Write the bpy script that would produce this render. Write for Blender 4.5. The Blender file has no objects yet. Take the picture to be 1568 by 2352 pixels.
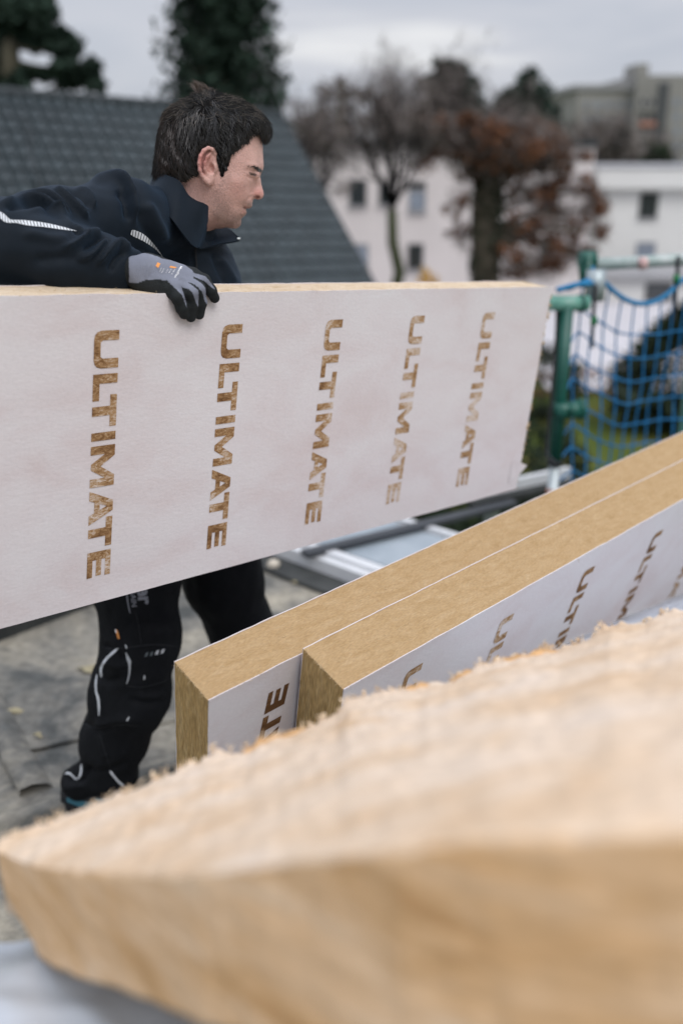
import bpy, math, random
import numpy as np
from mathutils import Vector, Matrix
from mathutils.bvhtree import BVHTree

random.seed(7)
rng = np.random.default_rng(7)
S = bpy.context.scene
COL = S.collection

# ------------------------------------------------------------------ camera
PITCH = math.radians(20.0)
CAM = np.array([0.0, 0.0, 1.6])
FPX = 35.0 / 36.0 * 2352.0
cd = bpy.data.cameras.new('camera')
cam = bpy.data.objects.new('camera', cd)
COL.objects.link(cam)
cam.location = CAM
cam.rotation_euler = (math.pi / 2 - PITCH, 0, 0)
cd.sensor_fit = 'VERTICAL'
cd.sensor_height = 36.0
cd.lens = 35.0
cd.clip_start = 0.05
cd.clip_end = 3000.0
cd.dof.use_dof = True
cd.dof.focus_distance = 1.76
cd.dof.aperture_fstop = 1.7
S.camera = cam
S.render.resolution_x, S.render.resolution_y = 682, 1024
S.cycles.use_denoising = True
S.cycles.max_bounces = 6
S.cycles.diffuse_bounces = 3
S.cycles.glossy_bounces = 3
S.cycles.transparent_max_bounces = 8

# ------------------------------------------------------------------ light
SUN_EL, SUN_AZ = math.radians(50), math.radians(148)   # high, behind the camera and to its right, seen through cloud
world = bpy.data.worlds.new('World')
S.world = world
world.use_nodes = True
nt = world.node_tree
nt.nodes.clear()
N, Lk = nt.nodes.new, nt.links.new
out = N('ShaderNodeOutputWorld')
bg = N('ShaderNodeBackground')
bg.inputs['Strength'].default_value = 0.12
sky = N('ShaderNodeTexSky')
sky.sky_type = 'NISHITA'
sky.sun_disc = False
sky.sun_elevation = SUN_EL
sky.sun_rotation = SUN_AZ
tc = N('ShaderNodeTexCoord')
mp = N('ShaderNodeMapping')
mp.inputs['Scale'].default_value = (1.0, 1.0, 5.5)
n1 = N('ShaderNodeTexNoise')
n1.inputs['Scale'].default_value = 3.1
n1.inputs['Detail'].default_value = 5
n1.inputs['Roughness'].default_value = 0.5
n1.inputs['Distortion'].default_value = 0.35
cr = N('ShaderNodeValToRGB')
cr.color_ramp.elements[0].position = 0.30
cr.color_ramp.elements[0].color = (4.2, 4.45, 5.1, 1)
cr.color_ramp.elements[1].position = 0.70
cr.color_ramp.elements[1].color = (7.0, 7.0, 7.15, 1)
e = cr.color_ramp.elements.new(0.48)
e.color = (4.8, 4.98, 5.55, 1)
e = cr.color_ramp.elements.new(0.58)
e.color = (5.2, 5.3, 5.8, 1)
mx = N('ShaderNodeMix')
mx.data_type = 'RGBA'
mx.inputs['Factor'].default_value = 0.93
Lk(tc.outputs['Generated'], mp.inputs['Vector'])
Lk(mp.outputs['Vector'], n1.inputs['Vector'])
Lk(n1.outputs['Fac'], cr.inputs['Fac'])
Lk(sky.outputs['Color'], mx.inputs['A'])
Lk(cr.outputs['Color'], mx.inputs['B'])
# overcast skies grow brighter towards the zenith
sx = N('ShaderNodeSeparateXYZ')
zr = N('ShaderNodeMapRange')
zr.interpolation_type = 'SMOOTHSTEP'
zr.inputs['From Min'].default_value = 0.30
zr.inputs['From Max'].default_value = 1.0
zr.inputs['To Min'].default_value = 1.0
zr.inputs['To Max'].default_value = 2.6
vm = N('ShaderNodeVectorMath')
vm.operation = 'SCALE'
Lk(tc.outputs['Generated'], sx.inputs[0])
Lk(sx.outputs['Z'], zr.inputs['Value'])
Lk(mx.outputs['Result'], vm.inputs[0])
Lk(zr.outputs['Result'], vm.inputs['Scale'])
Lk(vm.outputs['Vector'], bg.inputs['Color'])
Lk(bg.outputs['Background'], out.inputs['Surface'])

sl = bpy.data.lights.new('sun', 'SUN')
sl.energy = 1.5
sl.angle = math.radians(30)
sl.color = (1.0, 0.96, 0.92)
sun = bpy.data.objects.new('sun', sl)
COL.objects.link(sun)
sd = Vector((math.sin(SUN_AZ) * math.cos(SUN_EL), math.cos(SUN_AZ) * math.cos(SUN_EL), math.sin(SUN_EL)))
sun.rotation_euler = (-sd).to_track_quat('-Z', 'Y').to_euler()
sun.location = sd * 30

S.view_settings.view_transform = 'Standard'
S.view_settings.look = 'None'
S.view_settings.gamma = 1.0
S.view_settings.use_curve_mapping = False
S.view_settings.exposure = 0.0

# ------------------------------------------------------------------ helpers
CP, SP = math.cos(PITCH), math.sin(PITCH)


def ray(px, py):
    """World direction per metre of depth through a point of a 1568 x 2352 frame."""
    dx = (px - 784.0) / FPX
    dy = (1176.0 - py) / FPX
    return np.array([dx, CP + dy * SP, -SP + dy * CP])


def W(px, py, d):
    return CAM + d * ray(px, py)


def Wz(px, py, z):
    r = ray(px, py)
    return CAM + (z - CAM[2]) / r[2] * r


def Wpl(px, py, p0, n):
    r = ray(px, py)
    return CAM + np.dot(p0 - CAM, n) / np.dot(r, n) * r


def project(V):
    """World points (n,3) -> pixel coordinates in the 1568 x 2352 frame."""
    d = V - CAM
    f = d[:, 1] * CP - d[:, 2] * SP
    u = d[:, 1] * SP + d[:, 2] * CP
    return np.stack([784 + FPX * d[:, 0] / f, 1176 - FPX * u / f], 1), f


def unit(v):
    v = np.asarray(v, float)
    return v / np.linalg.norm(v)


def tag(o, label=None, cat=None, group=None, kind=None):
    if label: o['label'] = label
    if cat: o['category'] = cat
    if group: o['group'] = group
    if kind: o['kind'] = kind
    return o


def thing(name, label, cat, loc=(0, 0, 0), group=None):
    o = bpy.data.objects.new(name, None)
    o.empty_display_size = 0.1
    COL.objects.link(o)
    o.location = Vector(loc)
    return tag(o, label, cat, group)


def attach(o, p):
    if p is not None:
        o.parent = p
        if p.type == 'EMPTY':
            o.matrix_parent_inverse = Matrix.Translation(-p.location)
    return o


def mesh_np(name, V, Fs, mat=None, smooth=True, col=None):
    """V (n,3); Fs list of face index arrays (m,k)."""
    me = bpy.data.meshes.new(name)
    V = np.ascontiguousarray(V, np.float32)
    me.vertices.add(len(V))
    me.vertices.foreach_set('co', V.ravel())
    Fs = [np.asarray(f, np.int32) for f in Fs if len(f)]
    nl = sum(f.size for f in Fs)
    npg = sum(len(f) for f in Fs)
    me.loops.add(nl)
    me.polygons.add(npg)
    me.loops.foreach_set('vertex_index', np.concatenate([f.ravel() for f in Fs]))
    tot = np.concatenate([np.full(len(f), f.shape[1], np.int32) for f in Fs])
    st = np.concatenate([[0], np.cumsum(tot)[:-1]]).astype(np.int32)
    me.polygons.foreach_set('loop_start', st)
    me.polygons.foreach_set('loop_total', tot)
    me.polygons.foreach_set('use_smooth', np.full(npg, smooth, bool))
    if col is not None:
        a = me.attributes.new('Col', 'FLOAT_COLOR', 'POINT')
        c4 = np.ones((len(V), 4), np.float32)
        c4[:, :3] = col
        a.data.foreach_set('color', c4.ravel())
    me.update(calc_edges=True)
    me.validate()
    if mat: me.materials.append(mat)
    return me


def obj(name, me, parent=None):
    o = bpy.data.objects.new(name, me)
    COL.objects.link(o)
    return attach(o, parent)


class Geo:
    """Collects polygons and builds them as one mesh object."""
    def __init__(s):
        s.V, s.F, s.n, s.C = [], {}, 0, []

    def add(s, V, F, c=None):
        V = np.asarray(V, float).reshape(-1, 3)
        for f in (F if isinstance(F, list) and len(F) and isinstance(F[0], np.ndarray) else [np.asarray(F)]):
            if len(f):
                s.F.setdefault(f.shape[1], []).append(f + s.n)
        s.V.append(V)
        s.C.append(np.tile(np.asarray(c if c is not None else (1, 1, 1), float), (len(V), 1)) if c is None or np.ndim(c) == 1 else c)
        s.n += len(V)
        return s

    def poly(s, pts, c=None):
        return s.add(pts, [np.arange(len(pts))[None]], c)

    def hexa(s, p, c=None):
        """8 points: bottom ring 0-3 counter-clockwise from above, top ring 4-7."""
        return s.add(p, [np.array([[3, 2, 1, 0], [4, 5, 6, 7], [0, 1, 5, 4], [1, 2, 6, 5], [2, 3, 7, 6], [3, 0, 4, 7]])], c)

    def obox(s, o, ex, ey, ez, c=None):
        """Box from corner o along three edge vectors."""
        o, ex, ey, ez = (np.asarray(q, float) for q in (o, ex, ey, ez))
        return s.hexa([o, o + ex, o + ex + ey, o + ey, o + ez, o + ex + ez, o + ex + ey + ez, o + ey + ez], c)

    def box(s, x0, x1, y0, y1, z0, z1, c=None):
        return s.obox((x0, y0, z0), (x1 - x0, 0, 0), (0, y1 - y0, 0), (0, 0, z1 - z0), c)

    def tube(s, P, R, n=8, cap=True, c=None):
        P = np.asarray(P, float)
        m = len(P)
        R = np.broadcast_to(np.asarray(R, float), (m,))
        T = np.gradient(P, axis=0)
        T /= np.linalg.norm(T, axis=1)[:, None] + 1e-12
        ref = np.array([0, 0, 1.0]) if abs(T[0][2]) < 0.9 else np.array([1.0, 0, 0])
        A = np.cross(T, ref)
        A /= np.linalg.norm(A, axis=1)[:, None] + 1e-12
        B = np.cross(T, A)
        th = np.arange(n) * 2 * math.pi / n
        V = P[:, None] + R[:, None, None] * (np.cos(th)[None, :, None] * A[:, None] + np.sin(th)[None, :, None] * B[:, None])
        i, j = np.meshgrid(np.arange(m - 1), np.arange(n), indexing='ij')
        k = (j + 1) % n
        q = np.stack([i * n + j, (i + 1) * n + j, (i + 1) * n + k, i * n + k], -1).reshape(-1, 4)
        F = [q]
        if cap:
            F += [np.arange(n)[None], ((m - 1) * n + np.arange(n)[::-1])[None]]
        return s.add(V.reshape(-1, 3), F, c)

    def grid(s, V, c=None):
        """V (m,n,3) grid of points."""
        m, n = V.shape[:2]
        i, j = np.meshgrid(np.arange(m - 1), np.arange(n - 1), indexing='ij')
        q = np.stack([i * n + j, (i + 1) * n + j, (i + 1) * n + j + 1, i * n + j + 1], -1).reshape(-1, 4)
        return s.add(V.reshape(-1, 3), [q], c)

    def mesh(s, name, mat=None, smooth=False, col=False):
        return mesh_np(name, np.concatenate(s.V), [np.concatenate(f) for f in s.F.values()], mat, smooth, np.concatenate(s.C) if col else None)

    def build(s, name, mat=None, parent=None, smooth=False, col=False):
        return obj(name, s.mesh(name, mat, smooth, col), parent)


def catmull(P, n=8):
    """Smooth polyline through P."""
    P = np.asarray(P, float)
    Q = np.concatenate([[2 * P[0] - P[1]], P, [2 * P[-1] - P[-2]]])
    o = []
    for i in range(1, len(Q) - 2):
        t = np.linspace(0, 1, n, endpoint=False)[:, None]
        a, b, c, d = Q[i - 1], Q[i], Q[i + 1], Q[i + 2]
        o.append(0.5 * (2 * b + (c - a) * t + (2 * a - 5 * b + 4 * c - d) * t ** 2 + (3 * b - a - 3 * c + d) * t ** 3))
    o.append(P[-1:])
    return np.concatenate(o)


def resample(P, n):
    P = np.asarray(P, float)
    d = np.concatenate([[0], np.cumsum(np.linalg.norm(np.diff(P, axis=0), axis=1))])
    t = np.linspace(0, d[-1], n)
    return np.stack([np.interp(t, d, P[:, k]) for k in range(P.shape[1])], 1)


_wd = np.random.default_rng(3).normal(size=(24, 3))
_wp = np.random.default_rng(4).uniform(0, 6.28, 24)


def wob(P, f=1.0, seed=0, n=8):
    """Cheap smooth 3-D noise, about -1..1, for points (...,3)."""
    r = np.zeros(P.shape[:-1])
    for i in range(n):
        k = _wd[(i + seed * 5) % 24] * (0.7 + 0.25 * i)
        r += np.sin(f * (P @ k) + _wp[(i * 3 + seed * 7) % 24] + 1.3 * np.sin(f * 0.6 * (P @ _wd[(i + 9 + seed) % 24])))
    return r / n * 1.7


# ------------------------------------------------------------------ materials
def node_mat(name):
    m = bpy.data.materials.new(name)
    m.use_nodes = True
    t = m.node_tree
    return m, t, t.nodes['Principled BSDF']


def rough_mat(name, cols, scale=5, detail=6, stretch=(1, 1, 1), rough=0.8, bump=0.0, bscale=None, coord='Object', rnd=0.0,
              metal=0.0, spec=0.4, distort=0.0, attr=None, sss=0.0, fine=None, trans=0.0):
    """Principled material whose colour runs through COLS [(pos, rgb)] along a stretched noise; optional bump and second fine noise (scale, strength)."""
    m, t, b = node_mat(name)
    n, l = t.nodes.new, t.links.new
    c = n('ShaderNodeTexCoord')
    mpn = n('ShaderNodeMapping')
    mpn.inputs['Scale'].default_value = stretch
    l(c.outputs[coord], mpn.inputs['Vector'])
    no = n('ShaderNodeTexNoise')
    no.inputs['Scale'].default_value = scale
    no.inputs['Detail'].default_value = detail
    no.inputs['Roughness'].default_value = 0.62
    no.inputs['Distortion'].default_value = distort
    l(mpn.outputs['Vector'], no.inputs['Vector'])
    rp = n('ShaderNodeValToRGB')
    els = rp.color_ramp.elements
    cols = sorted(cols, key=lambda q: q[0])
    els[0].position, els[0].color = cols[0][0], (*cols[0][1], 1)
    els[1].position, els[1].color = cols[-1][0], (*cols[-1][1], 1)
    for p_, c_ in cols[1:-1]:
        e_ = els.new(p_)
        e_.color = (*c_, 1)
    l(no.outputs['Fac'], rp.inputs['Fac'])
    cout = rp.outputs['Color']
    if fine:
        nf = n('ShaderNodeTexNoise')
        nf.inputs['Scale'].default_value = fine[0]
        nf.inputs['Detail'].default_value = 3
        l(mpn.outputs['Vector'], nf.inputs['Vector'])
        mr = n('ShaderNodeMapRange')
        mr.inputs['From Min'].default_value = 0.3
        mr.inputs['From Max'].default_value = 0.7
        mr.inputs['To Min'].default_value = 1 - fine[1]
        mr.inputs['To Max'].default_value = 1 + fine[1]
        l(nf.outputs['Fac'], mr.inputs['Value'])
        mu = n('ShaderNodeVectorMath')
        mu.operation = 'SCALE'
        l(cout, mu.inputs[0])
        l(mr.outputs['Result'], mu.inputs['Scale'])
        cout = mu.outputs['Vector']
    if rnd:
        oi = n('ShaderNodeObjectInfo')
        mr = n('ShaderNodeMapRange')
        mr.inputs['To Min'].default_value = 1 - rnd
        mr.inputs['To Max'].default_value = 1 + rnd
        l(oi.outputs['Random'], mr.inputs['Value'])
        mu = n('ShaderNodeVectorMath')
        mu.operation = 'SCALE'
        l(cout, mu.inputs[0])
        l(mr.outputs['Result'], mu.inputs['Scale'])
        cout = mu.outputs['Vector']
    if attr:
        at = n('ShaderNodeAttribute')
        at.attribute_name = 'Col'
        mm = n('ShaderNodeMix')
        mm.data_type = 'RGBA'
        mm.blend_type = 'MULTIPLY'
        mm.inputs['Factor'].default_value = 1
        l(at.outputs['Color'], mm.inputs['A'])
        l(cout, mm.inputs['B'])
        cout = mm.outputs['Result']
    l(cout, b.inputs['Base Color'])
    b.inputs['Roughness'].default_value = rough
    b.inputs['Metallic'].default_value = metal
    b.inputs['Specular IOR Level'].default_value = spec
    if trans:
        b.inputs['Transmission Weight'].default_value = trans
    if sss:
        b.inputs['Subsurface Weight'].default_value = sss
        b.inputs['Subsurface Radius'].default_value = (0.012, 0.005, 0.003)
        b.inputs['Subsurface Scale'].default_value = 0.6
    if bump:
        nb = n('ShaderNodeTexNoise')
        nb.inputs['Scale'].default_value = bscale or scale * 4
        nb.inputs['Detail'].default_value = 5
        l(mpn.outputs['Vector'], nb.inputs['Vector'])
        bp = n('ShaderNodeBump')
        bp.inputs['Strength'].default_value = bump
        bp.inputs['Distance'].default_value = 0.01
        l(nb.outputs['Fac'], bp.inputs['Height'])
        l(bp.outputs['Normal'], b.inputs['Normal'])
    return m


def flat(name, rgb, rough=0.6, var=0.12, scale=6, **k):
    a = tuple(x * (1 - var) for x in rgb)
    c = tuple(x * (1 + var) for x in rgb)
    return rough_mat(name, [(0.3, a), (0.7, c)], scale=scale, rough=rough, **k)


M = {}
M['wool'] = rough_mat('wool', [(0.12, (0.31, 0.20, 0.09)), (0.42, (0.39, 0.264, 0.135)), (0.6, (0.425, 0.296, 0.16)), (0.88, (0.50, 0.375, 0.235))],
                      scale=75, detail=12, stretch=(0.3, 1, 1), rough=0.95, bump=0.35, bscale=230, spec=0.15, distort=0.9, fine=(420, 0.13))
M['wool_pale'] = rough_mat('wool_pale', [(0.2, (0.46, 0.33, 0.20)), (0.5, (0.60, 0.48, 0.34)), (0.8, (0.68, 0.58, 0.46))],
                           scale=75, detail=12, stretch=(0.3, 1, 1), rough=0.95, bump=0.3, bscale=230, spec=0.15, distort=0.9, fine=(400, 0.12))  # held board's wool, lightened for the paleness of its top at grazing view
M['wool_end'] = rough_mat('wool_end', [(0.2, (0.25, 0.155, 0.06)), (0.5, (0.43, 0.29, 0.125)), (0.8, (0.54, 0.40, 0.21))],
                          scale=80, detail=10, stretch=(1, 1.3, 0.12), rough=0.95, bump=0.6, bscale=90, spec=0.15, distort=0.9, fine=(240, 0.25))
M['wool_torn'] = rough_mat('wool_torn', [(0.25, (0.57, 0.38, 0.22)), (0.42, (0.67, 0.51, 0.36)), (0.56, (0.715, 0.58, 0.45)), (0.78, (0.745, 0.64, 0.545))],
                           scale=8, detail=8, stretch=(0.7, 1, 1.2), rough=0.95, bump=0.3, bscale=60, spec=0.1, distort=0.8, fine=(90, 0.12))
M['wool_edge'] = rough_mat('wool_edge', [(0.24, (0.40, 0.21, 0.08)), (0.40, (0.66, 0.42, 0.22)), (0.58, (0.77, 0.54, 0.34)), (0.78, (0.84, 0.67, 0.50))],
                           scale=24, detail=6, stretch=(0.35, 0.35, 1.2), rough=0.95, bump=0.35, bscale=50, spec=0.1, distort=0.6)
M['fleece'] = rough_mat('fleece', [(0.25, (0.62, 0.54, 0.535)), (0.5, (0.67, 0.625, 0.63)), (0.75, (0.70, 0.68, 0.685))],
                        scale=9, detail=10, stretch=(0.5, 1, 1), rough=0.9, bump=0.07, bscale=160, spec=0.2, distort=0.5, fine=(300, 0.035))

# ================================================================== THE SETTING
GZ = -5.5                                   # street level; the flat roof the man works on is z = 0
A2 = np.array([0.6732, 0.7395, 0.0])        # the two directions of the flat roof
H2 = np.array([0.7395, -0.6732, 0.0])
UP = np.array([0, 0, 1.0])


def AH(a, h, z):
    return a * A2 + h * H2 + z * UP


M['lawn'] = rough_mat('lawn', [(0.3, (0.05, 0.075, 0.016)), (0.5, (0.075, 0.10, 0.022)), (0.72, (0.15, 0.125, 0.03))], scale=0.5, detail=8, rough=0.95, spec=0.1, bump=0.3, bscale=9)
M['paving'] = flat('paving', (0.50, 0.49, 0.51), 0.85, 0.07, 0.6)
M['deck'] = rough_mat('deck', [(0.29, (0.038, 0.042, 0.039)), (0.41, (0.095, 0.098, 0.092)), (0.50, (0.205, 0.195, 0.168)), (0.60, (0.31, 0.285, 0.23)), (0.76, (0.44, 0.39, 0.30))],
                      scale=2.0, detail=14, rough=0.72, bump=0.25, bscale=60, spec=0.35, distort=0.9, fine=(30, 0.24))
M['bitumen'] = rough_mat('bitumen', [(0.3, (0.022, 0.025, 0.025)), (0.7, (0.055, 0.058, 0.055))], scale=9, rough=0.75, bump=0.4, bscale=60)
M['plaster'] = flat('plaster', (0.62, 0.575, 0.56), 0.9, 0.05, 0.7)
M['white_render'] = flat('white_render', (0.68, 0.68, 0.66), 0.9, 0.04, 0.4)
M['concrete'] = flat('concrete', (0.27, 0.265, 0.25), 0.9, 0.15, 0.12)
M['pane'] = flat('pane', (0.022, 0.028, 0.03), 0.12, 0.2, 2, spec=0.5)
M['shutter'] = flat('shutter', (0.22, 0.26, 0.32), 0.5, 0.08, 2)
M['frame'] = flat('frame', (0.30, 0.30, 0.31), 0.5, 0.08, 2)
M['dark_frame'] = flat('dark_frame', (0.07, 0.075, 0.08), 0.5, 0.08, 2)
M['rust_panel'] = flat('rust_panel', (0.42, 0.17, 0.11), 0.7, 0.15, 0.6)
M['tile'] = rough_mat('tile', [(0.3, (0.022, 0.034, 0.039)), (0.7, (0.050, 0.066, 0.073))], scale=3, rough=0.42, bump=0.15, bscale=40, spec=0.55, rnd=0.18)
M['tile_dark'] = flat('tile_dark', (0.018, 0.026, 0.030), 0.6, 0.2, 3)
M['needles'] = flat('needles', (0.022, 0.040, 0.028), 0.8, 0.35, 1.2, attr=True, spec=0.2)
M['bark'] = rough_mat('bark', [(0.3, (0.035, 0.035, 0.022)), (0.7, (0.085, 0.075, 0.05))], scale=4, stretch=(1, 1, 0.25), rough=0.95, bump=0.5)
M['bark_green'] = rough_mat('bark_green', [(0.3, (0.030, 0.040, 0.018)), (0.7, (0.075, 0.085, 0.045))], scale=4, stretch=(1, 1, 0.25), rough=0.95, bump=0.5)
M['twig'] = flat('twig', (0.165, 0.142, 0.132), 0.95, 0.25, 0.6, attr=True, spec=0.15)
M['brown_leaf'] = flat('brown_leaf', (0.195, 0.092, 0.052), 0.9, 0.4, 0.9, attr=True, spec=0.15)
M['shrub_leaf'] = flat('shrub_leaf', (0.022, 0.036, 0.018), 0.7, 0.4, 1.5, attr=True, spec=0.3)
M['yellow_leaf'] = flat('yellow_leaf', (0.62, 0.36, 0.03), 0.8, 0.2, 2, attr=True)

# ground, yard, flat roof
g = Geo().poly([(-400, -200, GZ), (400, -200, GZ), (400, 900, GZ), (-400, 900, GZ)])
tag(g.build('ground', M['lawn']), kind='structure')
g = Geo().poly([(6.5, 30.5, GZ + .02), (30, 31.5, GZ + .02), (30, 58, GZ + .02), (-14, 58, GZ + .02), (-14, 40, GZ + .02), (6, 38, GZ + .02)])
tag(g.build('yard_paving', M['paving']), kind='structure')

AE, HE = 3.22, -2.95                         # the two roof edges in view
na, nh = 90, 90
aa, hh = np.meshgrid(np.linspace(-4, AE, na), np.linspace(HE, 4, nh), indexing='ij')
P = aa[..., None] * A2 + hh[..., None] * H2
P[..., 2] = 0.006 * wob(P, 1.9, 2) + 0.003 * wob(P, 7, 5)
g = Geo().grid(P[:, ::-1])
tag(g.build('roof_deck', M['deck'], smooth=True), kind='structure')
g = Geo().obox(AH(-4, HE, GZ), A2 * (AE + 4), H2 * (4 - HE), UP * (-GZ - 0.012))
rb = g.build('flat_roof_building', M['concrete'])
tag(rb, 'low concrete building carrying the flat roof the man stands on', 'building')
g = Geo().obox(AH(-4, HE - 0.22, -0.3), A2 * (AE + 4.2), H2 * 0.22, UP * 0.46)
tag(g.build('roof_upstand', M['bitumen']), kind='structure')  # roof-edge kerb, dark to stand in for the shadow below the held board


def seam(p, q, w, hgt, name='roof_seam', m='deck'):
    p, q = np.asarray(p, float), np.asarray(q, float)
    t = np.linspace(0, 1, 40)[:, None]
    c = p + (q - p) * t
    d = unit(q - p)
    s_ = np.cross(UP, d)
    off = 0.010 * wob(c, 9, 1)[:, None]
    V = np.stack([c + s_ * (-w) + UP * -0.006, c + s_ * (-w * .8 + off) + UP * hgt * .8, c + s_ * off + UP * hgt, c + s_ * (w * .8 + off) + UP * hgt * .5, c + s_ * w + UP * -0.006], 1)
    o = Geo().grid(V).build(name, M[m], smooth=True)
    return tag(o, kind='structure')


def z0(px, py, z=0.0):
    return Wz(px, py, z)


seam(z0(-30, 1600), z0(85, 1815), 0.045, 0.022)
seam(z0(-40, 1905), z0(470, 1738), 0.035, 0.018)
seam(z0(40, 1722), z0(560, 1622), 0.012, 0.006)
# dark strip laid on the deck for the shade beside the metal plank
g = Geo().obox(AH(2.52, HE + .12, -0.004), A2 * (AE - 2.54), H2 * 2.2, UP * 0.02)
tag(g.build('roof_shade_strip', M['bitumen']), kind='structure')
# metal trim along the roof edge
p, q = z0(690, 1262, 0.10), z0(1172, 1146, 0.10)
d = unit(q - p)
s_ = np.cross(UP, d)
g = Geo().obox(p, (q - p), s_ * -0.05, UP * -0.022)
tag(g.build('roof_edge_trim', flat('trim_metal', (0.045, 0.05, 0.058), 0.45, 0.1, 5)), kind='structure')

# ------------------------------------------------------------------ house with the tiled roof
RB = W(642, 266, 24.0)
RA = W(-150, 203, 19.2)
ru = unit(RA - RB)                                          # along the ridge, to the left
r_ = ray(848, 645)
dC = np.dot(RB - CAM, ru) / np.dot(r_, ru)
RC = CAM + dC * r_
rv = unit(RC - RB)                                          # down the slope along the verge
rn = np.cross(rv, ru)
rn = rn if rn[1] < 0 else -rn
slope_len = np.linalg.norm(RC - RB) * 1.10
ridge_len = np.linalg.norm(RA - RB) * 1.0
house = thing('tiled_roof_house', 'house with a wide dark grey tiled roof behind the man', 'house', RB + rv * slope_len - UP * 3)
g = Geo()
back = np.array([-rv[0], -rv[1], rv[2]])
e0, e1 = RB + rv * slope_len, RB + ru * ridge_len + rv * slope_len
b0, b1 = RB + back * slope_len, RB + ru * ridge_len + back * slope_len
R0, R1 = RB, RB + ru * ridge_len
dn = rn * -0.10
g.poly([R0 + dn, R1 + dn, e1 + dn, e0 + dn]).poly([R1 + dn, R0 + dn, b0 + dn, b1 + dn])
g.build('roof', M['tile_dark'], house)
inn = ru * 0.25
g = Geo()
zz = lambda p_: np.array([p_[0], p_[1], GZ])
g.poly([e0 + dn * 2 + inn, R0 + dn * 2 + inn, b0 + dn * 2 + inn, zz(b0 + inn), zz(e0 + inn)])
g.poly([e1 - inn, e0 + inn, zz(e0 + inn), zz(e1 - inn)])
g.poly([b0 + inn, b1 - inn, zz(b1 - inn), zz(b0 + inn)])
g.build('wall', M['plaster'], house)
TW, TR = 0.292, 0.345
prof = [(-.5, .0), (-.38, .055), (-.22, .085), (-.06, .042), (.08, .0), (.24, .022), (.38, .036), (.47, .006)]
tg = Geo()
V = []
for v0, lift in ((0.0, .000), (TR + .04, .052)):
    V.append([ru * (x * TW) + rv * v0 + rn * (y + lift) for x, y in prof])
V.append([q_ - rn * 0.035 for q_ in V[1]])
tile_me = None
tg.grid(np.array(V))
tile_me = tg.mesh('roof_tile', M['tile'])
ncol, nrow = int(ridge_len / TW), int(slope_len / TR)
cand = []
for r in range(nrow):
    for c in range(ncol):
        p = RB + ru * (c + .5) * TW + rv * r * TR
        (pp,), _f = project(p[None])
        if pp[0] > -40 and pp[1] < 672:
            size = 1 / _f[0]
            behind = (365 < pp[0] < 590 and 225 < pp[1] < 520) or (pp[0] < 540 and pp[1] > 455 + max(0, (300 - pp[0])) * .05 and pp[0] > 20)
            cand.append((behind, -size, r, c, p))
cand.sort(key=lambda q: q[:2])
rest = Geo()
tv = np.array([v.co for v in tile_me.vertices])
tf = np.array([list(f.vertices) for f in tile_me.polygons])
for k, (bh, _s, r, c, p) in enumerate(cand):
    jit = rn * rng.uniform(-.003, .004) + rv * rng.uniform(-.006, .006)
    if k < 295:
        o = obj('roof_tile', tile_me, house)
        o.location = Vector(p + jit)
    else:
        rest.add(tv + p + jit, tf)
if rest.n:
    tag(rest.build('roof_tiles', M['tile'], house), kind='stuff')
g = Geo()                                                   # ridge caps, one by one joined as the ridge; verge board; lead flashing line
for k in range(int(ridge_len / .38)):
    p = RB + ru * (k * .38) + rn * .02
    g.tube([p, p + ru * .40], [.13, .115], 8)
g.build('ridge', M['tile_dark'], house)
Geo().obox(RB - ru * .06 + rn * -.12, ru * .07, rv * slope_len, rn * .20).build('verge_board', M['tile_dark'], house)
ca, cb = W(55, 285, 19.9), W(112, 425, 18.6)
ca = ca - rn * np.dot(ca - RB, rn) + rn * .06
cb = cb - rn * np.dot(cb - RB, rn) + rn * .06
g = Geo().tube([ca, cb], .055, 6)
g.build('lightning_cable', M['tile_dark'], house)

# ------------------------------------------------------------------ far buildings


def Wy(px, py, Y):
    r = ray(px, py)
    return CAM + Y / r[1] * r


def building(name, label, Y, x0, x1, ytop, depth, mat, zb=GZ, yaw=0.0):
    """A block whose front wall stands at Y between two picture columns; returns (thing, front z top)."""
    p0, p1 = Wy(x0, ytop, Y), Wy(x1, ytop, Y)
    b = thing(name, label, 'building', (p0[0], Y, zb))
    Geo().box(p0[0], p1[0], Y, Y + depth, zb, p0[2]).build('wall', mat, b)
    return b, p0[2]


def window(b, Y, x0, x1, y0, y1, pane='pane', frame='frame', sill=True, mull=True):
    a_, c_ = Wy(x0, y1, Y - .02), Wy(x1, y0, Y - .02)
    X0, X1, Z0, Z1 = a_[0], c_[0], a_[2], c_[2]
    t = .07
    g = Geo()
    for q_ in ((X0, X0 + t, Z0, Z1), (X1 - t, X1, Z0, Z1), (X0 + t, X1 - t, Z1 - t, Z1), (X0 + t, X1 - t, Z0, Z0 + t)):
        g.box(q_[0], q_[1], Y - .06, Y - .003, q_[2], q_[3])
    if mull:
        xm = (X0 + X1) / 2
        g.box(xm - .03, xm + .03, Y - .05, Y - .003, Z0 + t, Z1 - t)
    w = g.build('window', M[frame], b)
    Geo().box(X0 + t, X1 - t, Y - .03, Y - .004, Z0 + t, Z1 - t).build('pane', M[pane], w)
    if sill:
        Geo().box(X0 - .06, X1 + .06, Y - .16, Y - .004, Z0 - .07, Z0 - .005).build('sill', M['frame'], w)
    return w


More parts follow.
